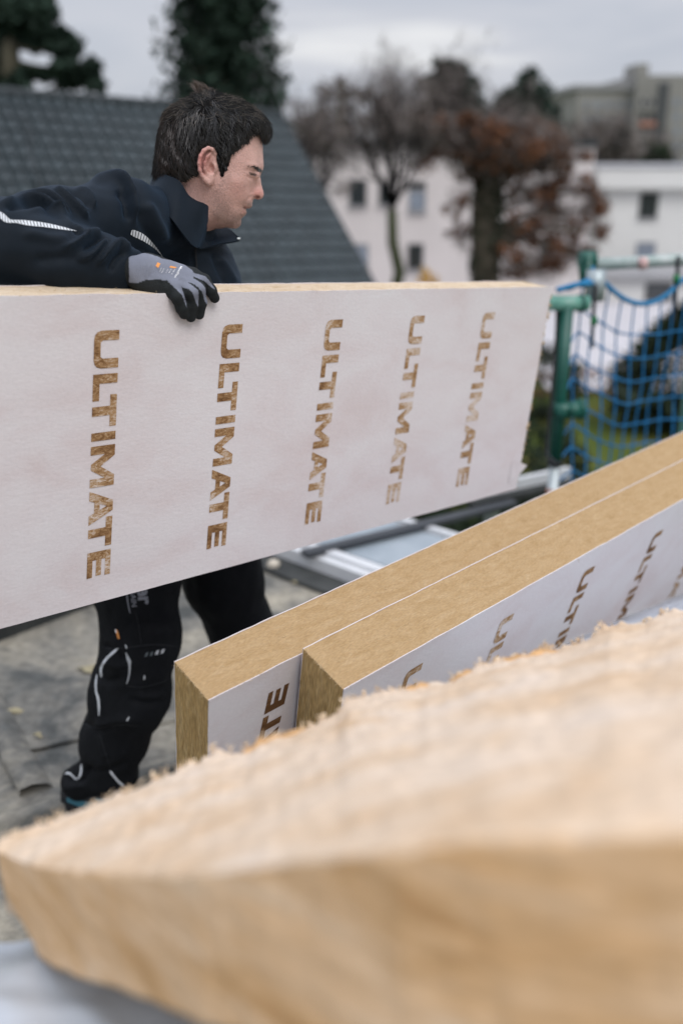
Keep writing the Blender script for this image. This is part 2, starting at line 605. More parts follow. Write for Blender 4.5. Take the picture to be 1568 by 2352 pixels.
YP = 47.0
bP, zt = building('plastered_house', 'pale pinkish plastered house with small dark windows behind the bare trees', YP, 655, 1366, 336, 11, M['plaster'])
Geo().box(Wy(650, 336, YP)[0], Wy(1368, 336, YP)[0], YP - .35, YP + 11.3, zt + .003, zt + .28).build('roof', M['tile_dark'], bP)
for (x0, x1, y0, y1, pn) in ((802, 842, 413, 472, 'pane'), (938, 978, 418, 434, 'pane'), (938, 978, 437, 486, 'shutter'), (935, 972, 560, 618, 'pane'), (812, 846, 560, 612, 'shutter'),
                             (870, 900, 420, 470, 'pane'), (1240, 1280, 418, 470, 'pane'), (1235, 1275, 560, 612, 'pane')):
    window(bP, YP, x0, x1, y0, y1, pn, 'dark_frame' if pn == 'pane' else 'frame', mull=(y1 - y0) > 30, sill=(y1 - y0) > 30)
YW = 56.0
bW, zt = building('white_building', 'white flat-roofed building with two square windows one above the other', YW, 1369, 1830, 392, 14, M['white_render'])
Geo().box(Wy(1367, 392, YW)[0], Wy(1832, 392, YW)[0], YW - .55, YW + 14.3, Wy(1400, 432, YW)[2], zt + .12).build('fascia', M['white_render'], bW)
Geo().box(Wy(1366, 392, YW)[0], Wy(1834, 392, YW)[0], YW - .62, YW + 14.4, zt + .123, zt + .2).build('coping', M['frame'], bW)
window(bW, YW, 1464, 1513, 442, 500, 'pane', 'dark_frame')
window(bW, YW, 1456, 1506, 556, 612, 'shutter', 'frame')
window(bW, YW, 1640, 1690, 445, 503, 'pane', 'dark_frame')
gb = thing('garage', 'low white garage with a dark open doorway seen above the blue net', 'building', Wy(1420, 700, 50.0))
p0, p1 = Wy(1335, 640, 50.0), Wy(1700, 640, 50.0)
Geo().box(p0[0], p1[0], 50, 54, GZ, p0[2]).build('wall', M['white_render'], gb)
Geo().box(p0[0] - .2, p1[0] + .2, 49.6, 54.2, p0[2] + .003, p0[2] + .22).build('roof', M['frame'], gb)
d0, d1 = Wy(1478, 700, 49.95), Wy(1545, 650, 49.95)
Geo().box(d0[0], d1[0], 49.93, 49.996, GZ, d1[2]).build('door', M['dark_frame'], gb)

YT = 165.0
bT, zt = building('apartment_tower', 'tall grey concrete apartment tower far behind the white building', YT, 1463, 1860, 172, 25, M['concrete'], zb=-12)
Geo().box(Wy(1463, 172, YT)[0], Wy(1490, 172, YT)[0], YT + .5, YT + 8, zt + .003, zt + 1.6).build('roof_housing', M['concrete'], bT)
Geo().box(Wy(1511, 200, YT)[0], Wy(1535, 200, YT)[0], YT - .35, YT - .003, -12, Wy(1511, 190, YT)[2]).build('stair_strip', M['dark_frame'], bT)
for c in range(2):
    for r in range(7):
        y0 = 226 + r * 33
        window(bT, YT, 1468 + c * 20, 1482 + c * 20, y0, y0 + 19, 'pane', 'frame', sill=False, mull=False)
        q0, q1 = Wy(1466 + c * 20, y0 + 31, YT), Wy(1484 + c * 20, y0 + 21, YT)
        Geo().box(q0[0], q1[0], YT - .5, YT - .003, q0[2], q1[2]).build('balcony_panel', M['rust_panel' if r == 1 else 'concrete'], bT)
for r in range(7):
    for c in range(3):
        window(bT, YT, 1545 + c * 26, 1560 + c * 26, 226 + r * 33, 244 + r * 33, 'shutter', 'frame', sill=False, mull=False)
bS, zt = building('apartment_block', 'lower grey apartment block joined to the left of the tower', YT + 2, 1326, 1461, 207, 22, M['concrete'], zb=-12)
for r in range(6):
    for c in range(5):
        window(bS, YT + 2, 1340 + c * 24, 1353 + c * 24, 232 + r * 32, 250 + r * 32, 'shutter', 'frame', sill=False, mull=False)
Geo().box(Wy(1324, 207, YT)[0], Wy(1461, 207, YT)[0] - .05, YT + 1.6, YT + 24.2, zt + .003, zt + .8).build('roof', M['frame'], bS)

# ------------------------------------------------------------------ trees


def soup(C, size, slim=1.0, up=0.0, seed=0, shade=(0.6, 1.4), n_per=1):
    """Small leaf-sized triangles round the points C; slim < 1 makes twig-like slivers."""
    r = np.random.default_rng(seed)
    C = np.repeat(C, n_per, 0)
    n = len(C)
    d = r.normal(size=(n, 3))
    d[:, 2] += up
    d /= np.linalg.norm(d, axis=1)[:, None]
    e = np.cross(d, r.normal(size=(n, 3)))
    e /= np.linalg.norm(e, axis=1)[:, None]
    L = size * r.uniform(.6, 1.4, n)[:, None]
    V = np.stack([C - d * L * .5 - e * L * .5 * slim, C - d * L * .5 + e * L * .5 * slim, C + d * L * .5], 1).reshape(-1, 3)
    F = np.arange(3 * n).reshape(-1, 3)
    col = np.repeat(np.repeat(r.uniform(*shade, (n, 1)), 3, 1), 3, 0)
    return V, F, col


def blob_pts(c, rad, n, r, hollow=0.35):
    """n points inside an ellipsoid, denser towards its outside, lumpy."""
    d = r.normal(size=(n, 3))
    d /= np.linalg.norm(d, axis=1)[:, None]
    k = r.uniform(hollow, 1, n) ** .6
    k *= 1 + .22 * wob(d * 2.3 + np.asarray(c), 1.0, 3)
    return np.asarray(c) + d * k[:, None] * np.asarray(rad)


def bare(base, top, n_lv=4, r0=0.15, spread=0.55, seed=1, fork=0.45, kids=4, up=0.35):
    """Trunk from base that forks into limbs and branches. Returns (trunk Geo, branch Geo, twig tips)."""
    r = np.random.default_rng(seed)
    base, top = np.asarray(base, float), np.asarray(top, float)
    Lg = np.linalg.norm(top - base)
    tr, br, tips = Geo(), Geo(), []
    f = base + (top - base) * fork
    w = lambda n_: r.normal(size=(n_, 3)) * r0 * .25
    pts = base + (f - base) * np.linspace(0, 1, 7)[:, None]
    pts[1:-1] += w(5)
    tr.tube(pts, np.linspace(r0 * 1.25, r0 * .8, 7), 9)

    def grow(p, d, L, rad, lv):
        q = p + d * L
        mid = (p + q) / 2 + r.normal(size=3) * L * .07
        P_ = catmull([p, mid, q], 3)
        br.tube(P_, np.linspace(rad, rad * .55, len(P_)), 5 if lv < 2 else 3, cap=False)
        if lv >= n_lv:
            tips.append(q)
            return
        for k in range(kids + (lv > 1)):
            t = r.uniform(.35, 1.0)
            dd = unit(d + r.normal(size=3) * spread + np.array([0, 0, up * .5]))
            grow(p + (q - p) * t, dd, L * r.uniform(.5, .78), rad * .52, lv + 1)
    ax = unit(top - base)
    for k in range(8):
        an = k * .7854 + r.uniform(0, .6)
        d = unit(ax * 1.0 + np.array([math.cos(an), math.sin(an), 0]) * r.uniform(.25, .7))
        grow(f, d, Lg * (1 - fork) * r.uniform(.42, .62), r0 * .34, 1)
    return tr, br, np.array(tips)


def conifer_pine(name, label, d, trunk, blobs, seed, size=.34, dens=1.0, group=None, mat='needles', slim=.45):
    """Pine: trunk through picture points, foliage clumps as (px, py, rx, ry)."""
    r = np.random.default_rng(seed)
    T = np.array([W(x, y, d) for x, y in trunk])
    base = T[-1].copy()
    base[2] = GZ
    t = thing(name, label, 'tree', base, group)
    Tp = catmull(np.vstack([T, base]), 4)
    g = Geo().tube(Tp, np.linspace(.09, .32, len(Tp)) * d / 30, 9)
    pts = []
    k = d / FPX
    for (x, y, rx, ry) in blobs:
        c = W(x, y, d) + np.array([0, r.uniform(-.6, .6) * rx * k, 0])
        n_ = int(26 * dens * rx * ry / 100 * 3)
        for s_ in range(5):
            f_ = r.uniform(.35, .7) if mat == 'twig' else r.uniform(.55, .9)
            cs = c + r.normal(size=3) * np.array([rx, rx * .7, ry]) * k * .5
            pts.append(blob_pts(cs, (rx * k * f_, rx * k * f_, ry * k * f_), n_ // 5, r, .1))
        j = Tp[np.argmin(np.linalg.norm(Tp - c, axis=1))]
        g.tube(catmull([j, (j + c) / 2 + np.array([0, 0, -.15]), c], 3), np.linspace(.07, .03, 7) * d / 30, 5, cap=False)
    g.build('trunk', M['bark'], t, smooth=True)
    V, F, c_ = soup(np.concatenate(pts), size, slim, .3, seed)
    Geo().add(V, F, c_).build('crown', M[mat], t, col=True)
    return t


conifer_pine('pine_tree', 'dark pine with ragged layered branches at the top left above the tiled roof', 30.0,
             [(46, -420), (38, -150), (30, 60), (28, 215)],
             [(60, 18, 62, 38), (30, 60, 45, 32), (112, 30, 22, 22), (105, 88, 55, 22), (165, 108, 34, 24), (60, 92, 40, 14), (150, 160, 58, 14), (214, 152, 18, 13), (86, 163, 52, 9),
              (150, 188, 40, 18), (190, 178, 24, 12), (36, 196, 36, 20), (12, 120, 16, 60), (20, -40, 90, 40), (80, -70, 60, 40), (40, -160, 70, 50), (40, -270, 50, 50), (44, -370, 30, 40), (-40, 60, 40, 60), (-50, 170, 50, 30)], 11)

# spruce: drooping whorls
r = np.random.default_rng(5)
SD = 27.0
kk = SD / FPX
sp0 = W(512, 262, SD)
st = thing('spruce_tree', 'tall dark spruce standing behind the ridge above the man', 'tree', (sp0[0], sp0[1], GZ))
apex = W(525, -470, SD)
g = Geo()
g.tube([np.array([sp0[0], sp0[1], GZ]), sp0, apex], [.42, .3, .03], 9)
pts = []
zlo = W(512, 330, SD)[2]
lv = np.linspace(zlo, apex[2] - .3, 46)
for i, z in enumerate(lv):
    f_ = (apex[2] - z) / (apex[2] - zlo)
    Rm = (0.15 + 1.85 * f_ ** .72)
    for q_ in range(10):
        an = q_ * .628 + i * 1.1 + r.uniform(-.3, .3)
        Lb = Rm * r.uniform(.72, 1.12)
        t = np.linspace(.12, 1, 9)
        bx = np.stack([math.cos(an) * Lb * t, math.sin(an) * Lb * t, z + .10 - .5 * Lb * t ** 1.4 + .22 * Lb * t ** 4], 1)
        ctr = np.array([sp0[0] + (apex[0] - sp0[0]) * (1 - f_), sp0[1], 0])
        bx += ctr
        if q_ % 2 == 0:
            g.tube(bx[::2], np.linspace(.035, .01, 5), 3, cap=False)
        for rep in range(4):
            o_ = r.normal(size=(9, 3)) * (.10 + .14 * (1 - t[:, None])) * (1, 1, .7)
            o_[:, 2] -= abs(r.normal(size=9)) * .12
            pts.append(bx + o_)
g.build('trunk', M['bark'], st, smooth=True)
V, F, c_ = soup(np.concatenate(pts), .30, .4, -.6, 6)
Geo().add(V, F, c_).build('crown', M['needles'], st, col=True)

# bare tree in front of the plastered house
bt = thing('bare_tree', 'slim leafless tree with a forked mossy trunk in front of the pinkish house', 'tree', tuple(Wy(905, 640, 31)[:2]) + (GZ,))
b_ = Wy(903, 660, 31.0)
f_ = Wy(893, 482, 31.0)
dirn = (f_ - b_)
b0_ = b_ - dirn / dirn[2] * (b_[2] - GZ)
tr, br, tips = bare(b0_, Wy(890, 230, 31.0), 4, .19, .42, 3, fork=(f_[2] - GZ) / (Wy(890, 230, 31.0)[2] - GZ), kids=3, up=.6)
tr.build('trunk', M['bark_green'], bt, smooth=True)
br.build('branches', M['twig'], bt)
V, F, c_ = soup(tips + np.array([0, 0, .3]), 1.1, .022, .9, 8, n_per=2)
tag(Geo().add(V, F, c_).build('twigs', M['twig'], bt, col=True), kind='stuff')

# two thin mossy trunks close to the end of the tiled roof
for i, (px, tx, hh_, lab) in enumerate(((698, 690, 215, 'thin leafless mossy tree nearest to the end of the tiled roof'), (724, 738, 225, 'thin leafless tree just right of the mossy one by the tiled roof'))):
    b_ = Wy(px, 560, 36.0)
    b_[2] = GZ
    t = thing('thin_tree', lab, 'tree', b_, 'thin leafless trees beside the tiled roof')
    tr, br, tips = bare(b_, Wy(tx, hh_, 36.0), 3, .13, .5, 20 + i, fork=.62, kids=3, up=.3)
    tr.build('trunk', M['bark_green'], t, smooth=True)
    br.build('branches', M['twig'], t)
    V, F, c_ = soup(tips, .7, .05, .2, 30 + i, n_per=5)
    tag(Geo().add(V, F, c_).build('twigs', M['twig'], t, col=True), kind='stuff')

# beech that keeps its brown leaves
BD = 33.0
bb = Wy(1118, 640, BD)
bb[2] = GZ
be = thing('beech_tree', 'stout tree with an ivy-dark trunk and a crown of brown dead leaves', 'tree', bb)
g = Geo()
tp = [bb, Wy(1116, 640, BD), Wy(1112, 520, BD), Wy(1118, 430, BD), Wy(1125, 350, BD)]
g.tube(catmull(tp, 4), np.linspace(.47, .42, 17), 12)
r = np.random.default_rng(12)
cr_ = [(1050, 305, 65, 30), (1110, 320, 70, 42), (1180, 310, 75, 45), (1240, 340, 60, 42), (1010, 330, 50, 30), (1285, 350, 42, 34), (1130, 375, 65, 32), (1210, 380, 60, 28), (1075, 360, 50, 32)]
lf = [(1215, 440, 40, 26), (1290, 425, 50, 26), (1345, 440, 40, 26), (1370, 480, 24, 34), (1270, 480, 45, 26), (1320, 510, 42, 26), (1230, 520, 40, 28), (1375, 535, 20, 24), (1290, 560, 46, 26), (1200, 585, 45, 30),
      (1245, 615, 60, 28), (1170, 620, 40, 24), (1050, 460, 20, 30), (1060, 540, 22, 30), (1330, 585, 36, 22)]
P1, P2 = [], []
kk = BD / FPX
for (x, y, rx, ry) in cr_ + lf:
    c = Wy(x, y, BD + r.uniform(-1.2, 1.2))
    up_ = (x, y, rx, ry) in cr_
    n_ = int(rx * ry * (.26 if up_ else .14))
    for s_ in range(6):
        cs = c + r.normal(size=3) * np.array([rx, rx * .6, ry * .9]) * kk * .62
        f_ = r.uniform(.35, .75)
        P1.append(blob_pts(cs, (rx * kk * f_, rx * kk * f_ * .8, ry * kk * f_), n_ // 6, r, .0))
    P2.append(blob_pts(c, (rx * kk * 1.25, rx * kk * .9, ry * kk * 1.4), int(n_ * .9), r, .0))
    j = Wy(1118, min(max(y + 60, 370), 560), BD)
    g.tube(catmull([j, (j + c) / 2 + np.array([0, 0, .25]), c], 4), np.linspace(.13, .03, 9), 5, cap=False)
g.build('trunk', rough_mat('bark_grey', [(0.3, (0.055, 0.048, 0.036)), (0.7, (0.125, 0.105, 0.08))], scale=4, stretch=(1, 1, 0.25), rough=0.95, bump=0.5), be, smooth=True)
V, F, c_ = soup(np.concatenate(P1), .14, .7, 0, 13, (.5, 1.5), n_per=2)
Geo().add(V, F, c_).build('crown', M['brown_leaf'], be, col=True)
V, F, c_ = soup(np.concatenate(P2), .6, .05, .2, 14)
tag(Geo().add(V, F, c_).build('twigs', M['twig'], be, col=True), kind='stuff')
iv = np.concatenate([blob_pts(Wy(1116 + r.uniform(-8, 8), y, BD), (.52, .52, .5), 130, r, .75) for y in range(400, 700, 22)])
V, F, c_ = soup(iv, .17, .8, 0, 15)
Geo().add(V, F, c_).build('ivy', M['shrub_leaf'], be, col=True)

# trees behind the plastered house
FAR = 66.0
conifer_pine('round_pine', 'broad dark pine behind the left end of the pinkish house', FAR, [(782, 190), (784, 300), (786, 340)],
             [(782, 188, 26, 16), (745, 215, 32, 18), (800, 222, 50, 24), (770, 262, 60, 26), (720, 262, 34, 26), (835, 212, 22, 14), (765, 305, 66, 26)], 21, size=.8, dens=.13, mat='twig', slim=.16)
conifer_pine('round_pine', 'low dark pine between the broad pine and the tall one', FAR + 4, [(880, 230), (880, 300), (882, 340)],
             [(872, 238, 40, 16), (905, 262, 46, 24), (865, 285, 40, 26), (930, 300, 44, 28)], 22, size=.8, dens=.13, mat='twig', slim=.16)
conifer_pine('tall_pine', 'tall dark green pine rising above the brown beech', FAR, [(1032, 140), (1034, 250), (1034, 330)],
             [(1030, 152, 24, 18), (1048, 172, 34, 26), (1010, 190, 34, 24), (1040, 215, 58, 32), (1000, 250, 48, 28), (1070, 245, 44, 30), (1030, 280, 70, 30)], 23, size=.6, dens=.5)
conifer_pine('cone_pine', 'rounded dark green pine standing alone against the sky', FAR - 4, [(1215, 165), (1216, 250), (1216, 330)],
             [(1215, 178, 26, 16), (1208, 205, 46, 24), (1228, 228, 42, 26), (1200, 240, 44, 30), (1240, 262, 36, 30), (1210, 275, 50, 30)], 24, size=.55, dens=.6)
r = np.random.default_rng(31)
for i, (x0, x1, yt, yb, n_, lab) in enumerate(((800, 960, 175, 330, 420, 'tall thin-twigged leafless tree between the two pines'), (1085, 1180, 200, 300, 160, 'leafless tree between the tall pine and the rounded pine'),
                                               (940, 1080, 110, 260, 200, 'leafless tree whose finest twigs reach above the tall pine'), (680, 760, 240, 345, 160, 'leafless tree at the left end of the pinkish house'))):
    Yt = 60.0 + i
    b_ = Wy((x0 + x1) / 2, 400, Yt)
    t = thing('bare_tree', lab, 'tree', (b_[0], b_[1], GZ), 'leafless trees behind the pinkish house')
    tr, br, tips = bare((b_[0], b_[1], GZ), Wy((x0 + x1) / 2, yt, Yt), 4, .2, .5, 40 + i, fork=.5, kids=3, up=.4)
    tr.build('trunk', M['bark'], t, smooth=True)
    br.build('branches', M['twig'], t)
    V, F, c_ = soup(tips, 1.1, .03, .6, 50 + i, n_per=3)
    tag(Geo().add(V, F, c_).build('twigs', M['twig'], t, col=True), kind='stuff')
for i, (x, yt, w_, lab) in enumerate(((1345, 262, 50, 'grey leafless tree left of the apartment block'), (1410, 250, 55, 'grey leafless tree before the apartment block'), (1500, 300, 60, 'grey leafless tree before the foot of the tower'))):
    Yt = 92.0 + i * 2
    b_ = Wy(x, 400, Yt)
    t = thing('bare_tree', lab, 'tree', (b_[0], b_[1], -8), 'grey leafless trees before the apartments')
    tr, br, tips = bare((b_[0], b_[1], -8), Wy(x, yt, Yt), 3, .25, .6, 60 + i, fork=.5, kids=4, up=.2)
    tr.build('trunk', M['bark'], t, smooth=True)
    k_ = Yt / FPX
    pts = blob_pts(Wy(x, yt + 70, Yt), (w_ * k_, 2.0, 75 * k_), 650, r, .1)
    V, F, c_ = soup(pts, 1.7, .05, .9, 70 + i)
    br.build('branches', M['twig'], t)
    tag(Geo().add(V, F, c_).build('twigs', M['twig'], t, col=True), kind='stuff')


def shrub(name, label, c, rad, n_, seed, size=.16, mat='shrub_leaf', cone=False, group=None, cat='shrub'):
    r = np.random.default_rng(seed)
    c = np.asarray(c, float)
    t = thing(name, label, cat, (c[0], c[1], c[2] - rad[2]), group)
    p = blob_pts((0, 0, 0), (1, 1, 1), n_, r, .55)
    if cone:
        s_ = np.clip(.55 - .5 * p[:, 2:3], .08, 1.05)
        p[:, :2] *= s_ * 1.25
    p = p * rad + c
    V, F, c_ = soup(p, size, .6, .1, seed)
    Geo().tube([c - np.array([0, 0, rad[2]]), c + np.array([0, 0, rad[2] * .4])], [.06, .03], 6).build('stem', M['bark'], t)
    Geo().add(V, F, c_).build('foliage', M[mat], t, col=True)
    return t


q = Wy(1560, 870, 26.0)
shrub('conical_shrub', 'big dark conical evergreen behind the blue net', (q[0] + .3, q[1], GZ + 1.9), (2.7, 2.0, 2.0), 6500, 81, .26, cone=True)
q = Wy(1240, 930, 27.0)
shrub('green_bush', 'rounded mid-green bush seen between the held board and the post', (q[0], q[1], GZ + 1.0), (1.3, 1.0, 1.2), 1200, 82, .2, 'shrub_leaf')
for i, (x, y, Y, rx) in enumerate(((960, 1190, 17.5, 2.2), (1120, 1190, 18.5, 2.0), (1240, 1040, 20.0, 1.2), (800, 1200, 17.0, 2.4))):
    q = Wy(x, y, Y)
    shrub('hedge_bush', ('dark hedge bush below the roof edge left of centre', 'dark hedge bush below the lower right corner of the held board', 'dark bush beside the foot of the green post', 'dark hedge bush hidden mostly by the metal plank')[i],
          (q[0], q[1], GZ + .75), (rx, 1.3, 1.0), 1700, 84 + i, .16, 'shrub_leaf')
q = Wy(1310, 930, 30.0)
shrub('brown_hedge', 'low brown hedge along the edge of the pale paving', (q[0], q[1], GZ + .35), (3.2, .5, .5), 900, 90, .16, 'brown_leaf', cat='hedge')
q = Wy(985, 640, 40.0)
shrub('flowering_shrub', 'small yellow flowering shrub peeping over the held board', (q[0], q[1], q[2] - 1.6), (.75, .6, 1.85), 800, 91, .2, 'yellow_leaf')
q = Wy(1510, 365, 80.0)
shrub('green_bush', 'dark green bush on the skyline above the white building', (q[0], q[1], q[2] - 1.5), (1.6, 1.2, 2.6), 600, 92, .5, 'shrub_leaf')

# ================================================================== INSULATION BOARDS
def ink_mat(name):
    m, t, b = node_mat(name)
    n, l = t.nodes.new, t.links.new
    c = n('ShaderNodeTexCoord')
    oi = n('ShaderNodeObjectInfo')
    mpn = n('ShaderNodeMapping')
    mpn.inputs['Scale'].default_value = (1.0, 1, 2.4)
    l(c.outputs['Object'], mpn.inputs['Vector'])
    n1_ = n('ShaderNodeTexNoise')
    n1_.inputs['Scale'].default_value = 75
    n1_.inputs['Detail'].default_value = 7
    n1_.inputs['Roughness'].default_value = .7
    n1_.inputs['Distortion'].default_value = 1.2
    n2_ = n('ShaderNodeTexNoise')
    n2_.inputs['Scale'].default_value = 14
    n2_.inputs['Detail'].default_value = 3
    l(mpn.outputs['Vector'], n1_.inputs['Vector'])
    l(c.outputs['Object'], n2_.inputs['Vector'])
    rp = n('ShaderNodeValToRGB')
    el = rp.color_ramp.elements
    el[0].position, el[0].color = .30, (.115, .055, .022, 1)
    el[1].position, el[1].color = .76, (.62, .53, .46, 1)
    for p_, c_ in ((.44, (.22, .115, .048, 1)), (.60, (.40, .25, .125, 1))):
        e_ = el.new(p_)
        e_.color = c_
    ad = n('ShaderNodeMath')
    ad.operation = 'MULTIPLY_ADD'
    ad.inputs[1].default_value = .85
    l(n2_.outputs['Fac'], ad.inputs[0])
    sh = n('ShaderNodeMath')
    sh.operation = 'MULTIPLY_ADD'
    sh.inputs[1].default_value = 1.15
    l(n1_.outputs['Fac'], sh.inputs[0])
    l(sh.outputs[0], ad.inputs[2])
    fade = n('ShaderNodeAttribute')
    fade.attribute_type = 'OBJECT'
    fade.attribute_name = 'fade'
    l(fade.outputs['Fac'], sh.inputs[2])
    l(ad.outputs[0], rp.inputs['Fac'])
    l(rp.outputs['Color'], b.inputs['Base Color'])
    b.inputs['Roughness'].default_value = .85
    b.inputs['Specular IOR Level'].default_value = .2
    return m


M['ink'] = ink_mat('printed_ink')
M['fibre'] = flat('fibre', (0.55, 0.42, 0.25), 0.9, 0.2, 20)
M['fibre_pale'] = flat('fibre_pale', (0.72, 0.57, 0.40), 0.9, 0.1, 20)

LET = {
    'U': (1.31, [[(0, 1), (0, .30), (.05, .13), (.14, .04), (.30, 0), (1.01, 0), (1.17, .04), (1.26, .13), (1.31, .30), (1.31, 1), (.97, 1), (.97, .36), (.90, .27), (.41, .27), (.34, .36), (.34, 1)]]),
    'L': (0.95, [[(0, 0), (0, 1), (.34, 1), (.34, .27), (.95, .27), (.95, 0)]]),
    'T': (1.15, [[(0, .73), (0, 1), (1.15, 1), (1.15, .73), (.745, .73), (.745, 0), (.405, 0), (.405, .73)]]),
    'I': (0.30, [[(0, 0), (0, 1), (.30, 1), (.30, 0)]]),
    'M': (1.54, [[(0, 0), (0, 1), (.40, 1), (.77, .42), (1.14, 1), (1.54, 1), (1.54, 0), (1.22, 0), (1.22, .60), (.88, .03), (.66, .03), (.32, .60), (.32, 0)]]),
    'A': (1.31, [[(0, 0), (.36, 0), (.655, .74), (.46, 1)], [(.46, 1), (.655, .74), (.85, 1)], [(.95, 0), (1.31, 0), (.85, 1), (.655, .74)], [(.448, .22), (.862, .22), (.771, .45), (.539, .45)]]),
    'E': (1.02, [[(0, 0), (0, 1), (1.02, 1), (1.02, .77), (.34, .77), (.34, .615), (.98, .615), (.98, .385), (.34, .385), (.34, .23), (1.02, .23), (1.02, 0)]]),
}
WORD = [('U', 0), ('L', 1.51), ('T', 2.26), ('I', 3.61), ('M', 4.10), ('A', 5.77), ('T', 6.85), ('E', 8.17)]
CAPH = 0.047


def _unused():
    pass


def edge_fibres(P, Q, n_, L, seed, outdir, rad=.00035):
    """Loose hairs of wool along the edge P-Q."""
    r = np.random.default_rng(seed)
    g = Geo()
    P, Q = np.asarray(P, float), np.asarray(Q, float)
    for i in range(n_):
        p = P + (Q - P) * r.uniform()
        d = unit(np.asarray(outdir) + r.normal(size=3) * .8)
        e_ = unit(r.normal(size=3))
        l_ = L * r.uniform(.3, 1)
        g.tube([p - d * .003, p + d * l_ * .5 + e_ * l_ * .15, p + d * l_ * .8 + e_ * l_ * .45], [rad, rad * .8, rad * .4], 3, cap=False)
    return g


def board(label, O, ax, ay, az, L, Ht, words, group, taper=0.0, seed=0, right_fibres=True, sk2=0.0, wool='wool'):
    """Insulation board: O = front top left corner, ax along its length, ay across its thickness (may be oblique), az up."""
    ax, az = unit(ax), unit(az)
    nrm = unit(np.cross(az, ax))                      # away from the camera
    t = thing('insulation_board', label, 'insulation board', tuple(O - az * Ht), group)
    Mx = Matrix(((ax[0], nrm[0], az[0], O[0]), (ax[1], nrm[1], az[1], O[1]), (ax[2], nrm[2], az[2], O[2]), (0, 0, 0, 1)))
    th = float(np.dot(ay, nrm))
    sk = float(np.dot(ay, ax))                        # the ends are cut a little askew
    ft = .0016

    def put(g, name, mat, smooth=False, parent=t):
        o = g.build(name, mat, None, smooth)
        o.parent = parent
        if parent.type == 'EMPTY':
            o.matrix_parent_inverse = Matrix.Translation(-parent.location)
        o.matrix_basis = Mx if parent is t else Matrix()
        return o

    def hb(x):                                        # height of the board at x
        return Ht + taper * (1 - x / L)
    # core, subdivided and slightly uneven so that its edges are not ruler-straight
    nx, ny, nz = 70, 7, 24
    core = Geo()
    X = np.linspace(0, 1, nx)
    Y = np.linspace(ft, th - ft, ny)
    Z = np.linspace(0, 1, nz)

    def pt(u, y, w):
        x = u * L + sk * y / th + sk2 * w * Ht
        p = np.stack(np.broadcast_arrays(x, y, -w * (Ht + taper * (1 - u))), -1).astype(float)
        return p
    uneven = lambda p, a_: p + a_ * np.stack([wob(p, 55, 1), 0 * p[..., 0], wob(p, 48, 2)], -1)
    top = uneven(pt(X[:, None], Y[None], 0.0), .0009)
    bot = uneven(pt(X[:, None], Y[None], 1.0), .0009)
    le = uneven(pt(0.0, Y[:, None], Z[None]), .0009)
    ri = uneven(pt(1.0, Y[:, None], Z[None]), .0012)
    core.grid(top).grid(bot[::-1])
    core.grid(le).grid(ri[::-1])
    oc = put(core, 'wool_core', M[wool], True)
    oc.data.materials.append(M['wool_end'])
    nt_ = (nx - 1) * (ny - 1) * 2
    mi = np.zeros(len(oc.data.polygons), np.int32)
    mi[nt_:] = 1
    oc.data.polygons.foreach_set('material_index', mi)
    # fleece facings
    for side in (0, 1):
        u, w = np.meshgrid(np.linspace(0, 1, 110), np.linspace(0, 1, 40), indexing='ij')
        y0 = 0.0 if side == 0 else th
        p = pt(u, np.full_like(u, y0), w)
        p[..., 1] += (.0009 * wob(p, 9, seed + 3) + .0002 * wob(p, 31, seed + 4)) * (1 if side == 0 else .2)
        edge = (w < .001)
        p[..., 2] += np.where(edge, .0012 + .0009 * wob(p, 60, 6), 0)
        q_ = p.copy()
        q_[..., 1] += ft if side == 0 else -ft
        g = Geo().grid(p if side == 0 else p[::-1]).grid(q_[::-1] if side == 0 else q_)
        rim = np.concatenate([p[:, 0], p[1:, -1], p[::-1][1:, -1][:1]])
        g.grid(np.stack([p[:, 0], q_[:, 0]], 0)).grid(np.stack([q_[:, -1], p[:, -1]], 0)).grid(np.stack([q_[0], p[0]], 0)).grid(np.stack([p[-1], q_[-1]], 0))
        put(g, 'fleece_facing', M['fleece'], True)
    # printed words: (x of the middle of the letters, depth below the top edge where the word begins, reading direction -1 down / +1 up, letter-top direction, fade)
    for k, (xc, v0, rd, lu, fd) in enumerate(words):
        rs = 1.0
        g = Geo()
        for ch, u0 in WORD:
            for poly in LET[ch][1]:
                pts = []
                for (u, v) in poly:
                    uu = (u0 + u) * CAPH * rs
                    q_ = np.array([xc + lu * (v - .5) * CAPH, 0.0, -v0 + rd * uu])
                    pts.append((q_[0], .0009 * wob(q_, 9, seed + 3) + .0002 * wob(q_, 31, seed + 4) - .0007, q_[2]))
                pts = pts if rd * lu < 0 else pts[::-1]
                g.poly(pts[::-1])
        o = put(g, 'lettering', M['ink'])
        o['fade'] = fd * 1.6 - .47
    fb = edge_fibres((0, ft, 0), (L, ft, 0), 90, .012, seed + 1, (0, 0, 1))
    fb2 = edge_fibres((0, th * .5, 0), (L, th * .5, 0), 160, .010, seed + 2, (.6, 0, .4))
    fb.add(np.concatenate(fb2.V), [np.concatenate(f) for f in fb2.F.values()])
    fb3 = edge_fibres((0, .004, 0), (sk * .98, th - .004, 0), 50, .010, seed + 5, (-.5, 0, .6))
    fb.add(np.concatenate(fb3.V), [np.concatenate(f) for f in fb3.F.values()])
    if right_fibres:
        fb4 = edge_fibres((L, ft, 0), (L, ft, -Ht), 130, .012, seed + 3, (1, -.2, 0), .0007)
        fb.add(np.concatenate(fb4.V), [np.concatenate(f) for f in fb4.F.values()])
    tag(put(fb, 'loose_fibres', M['fibre']), kind='stuff')
    return t, put, nrm


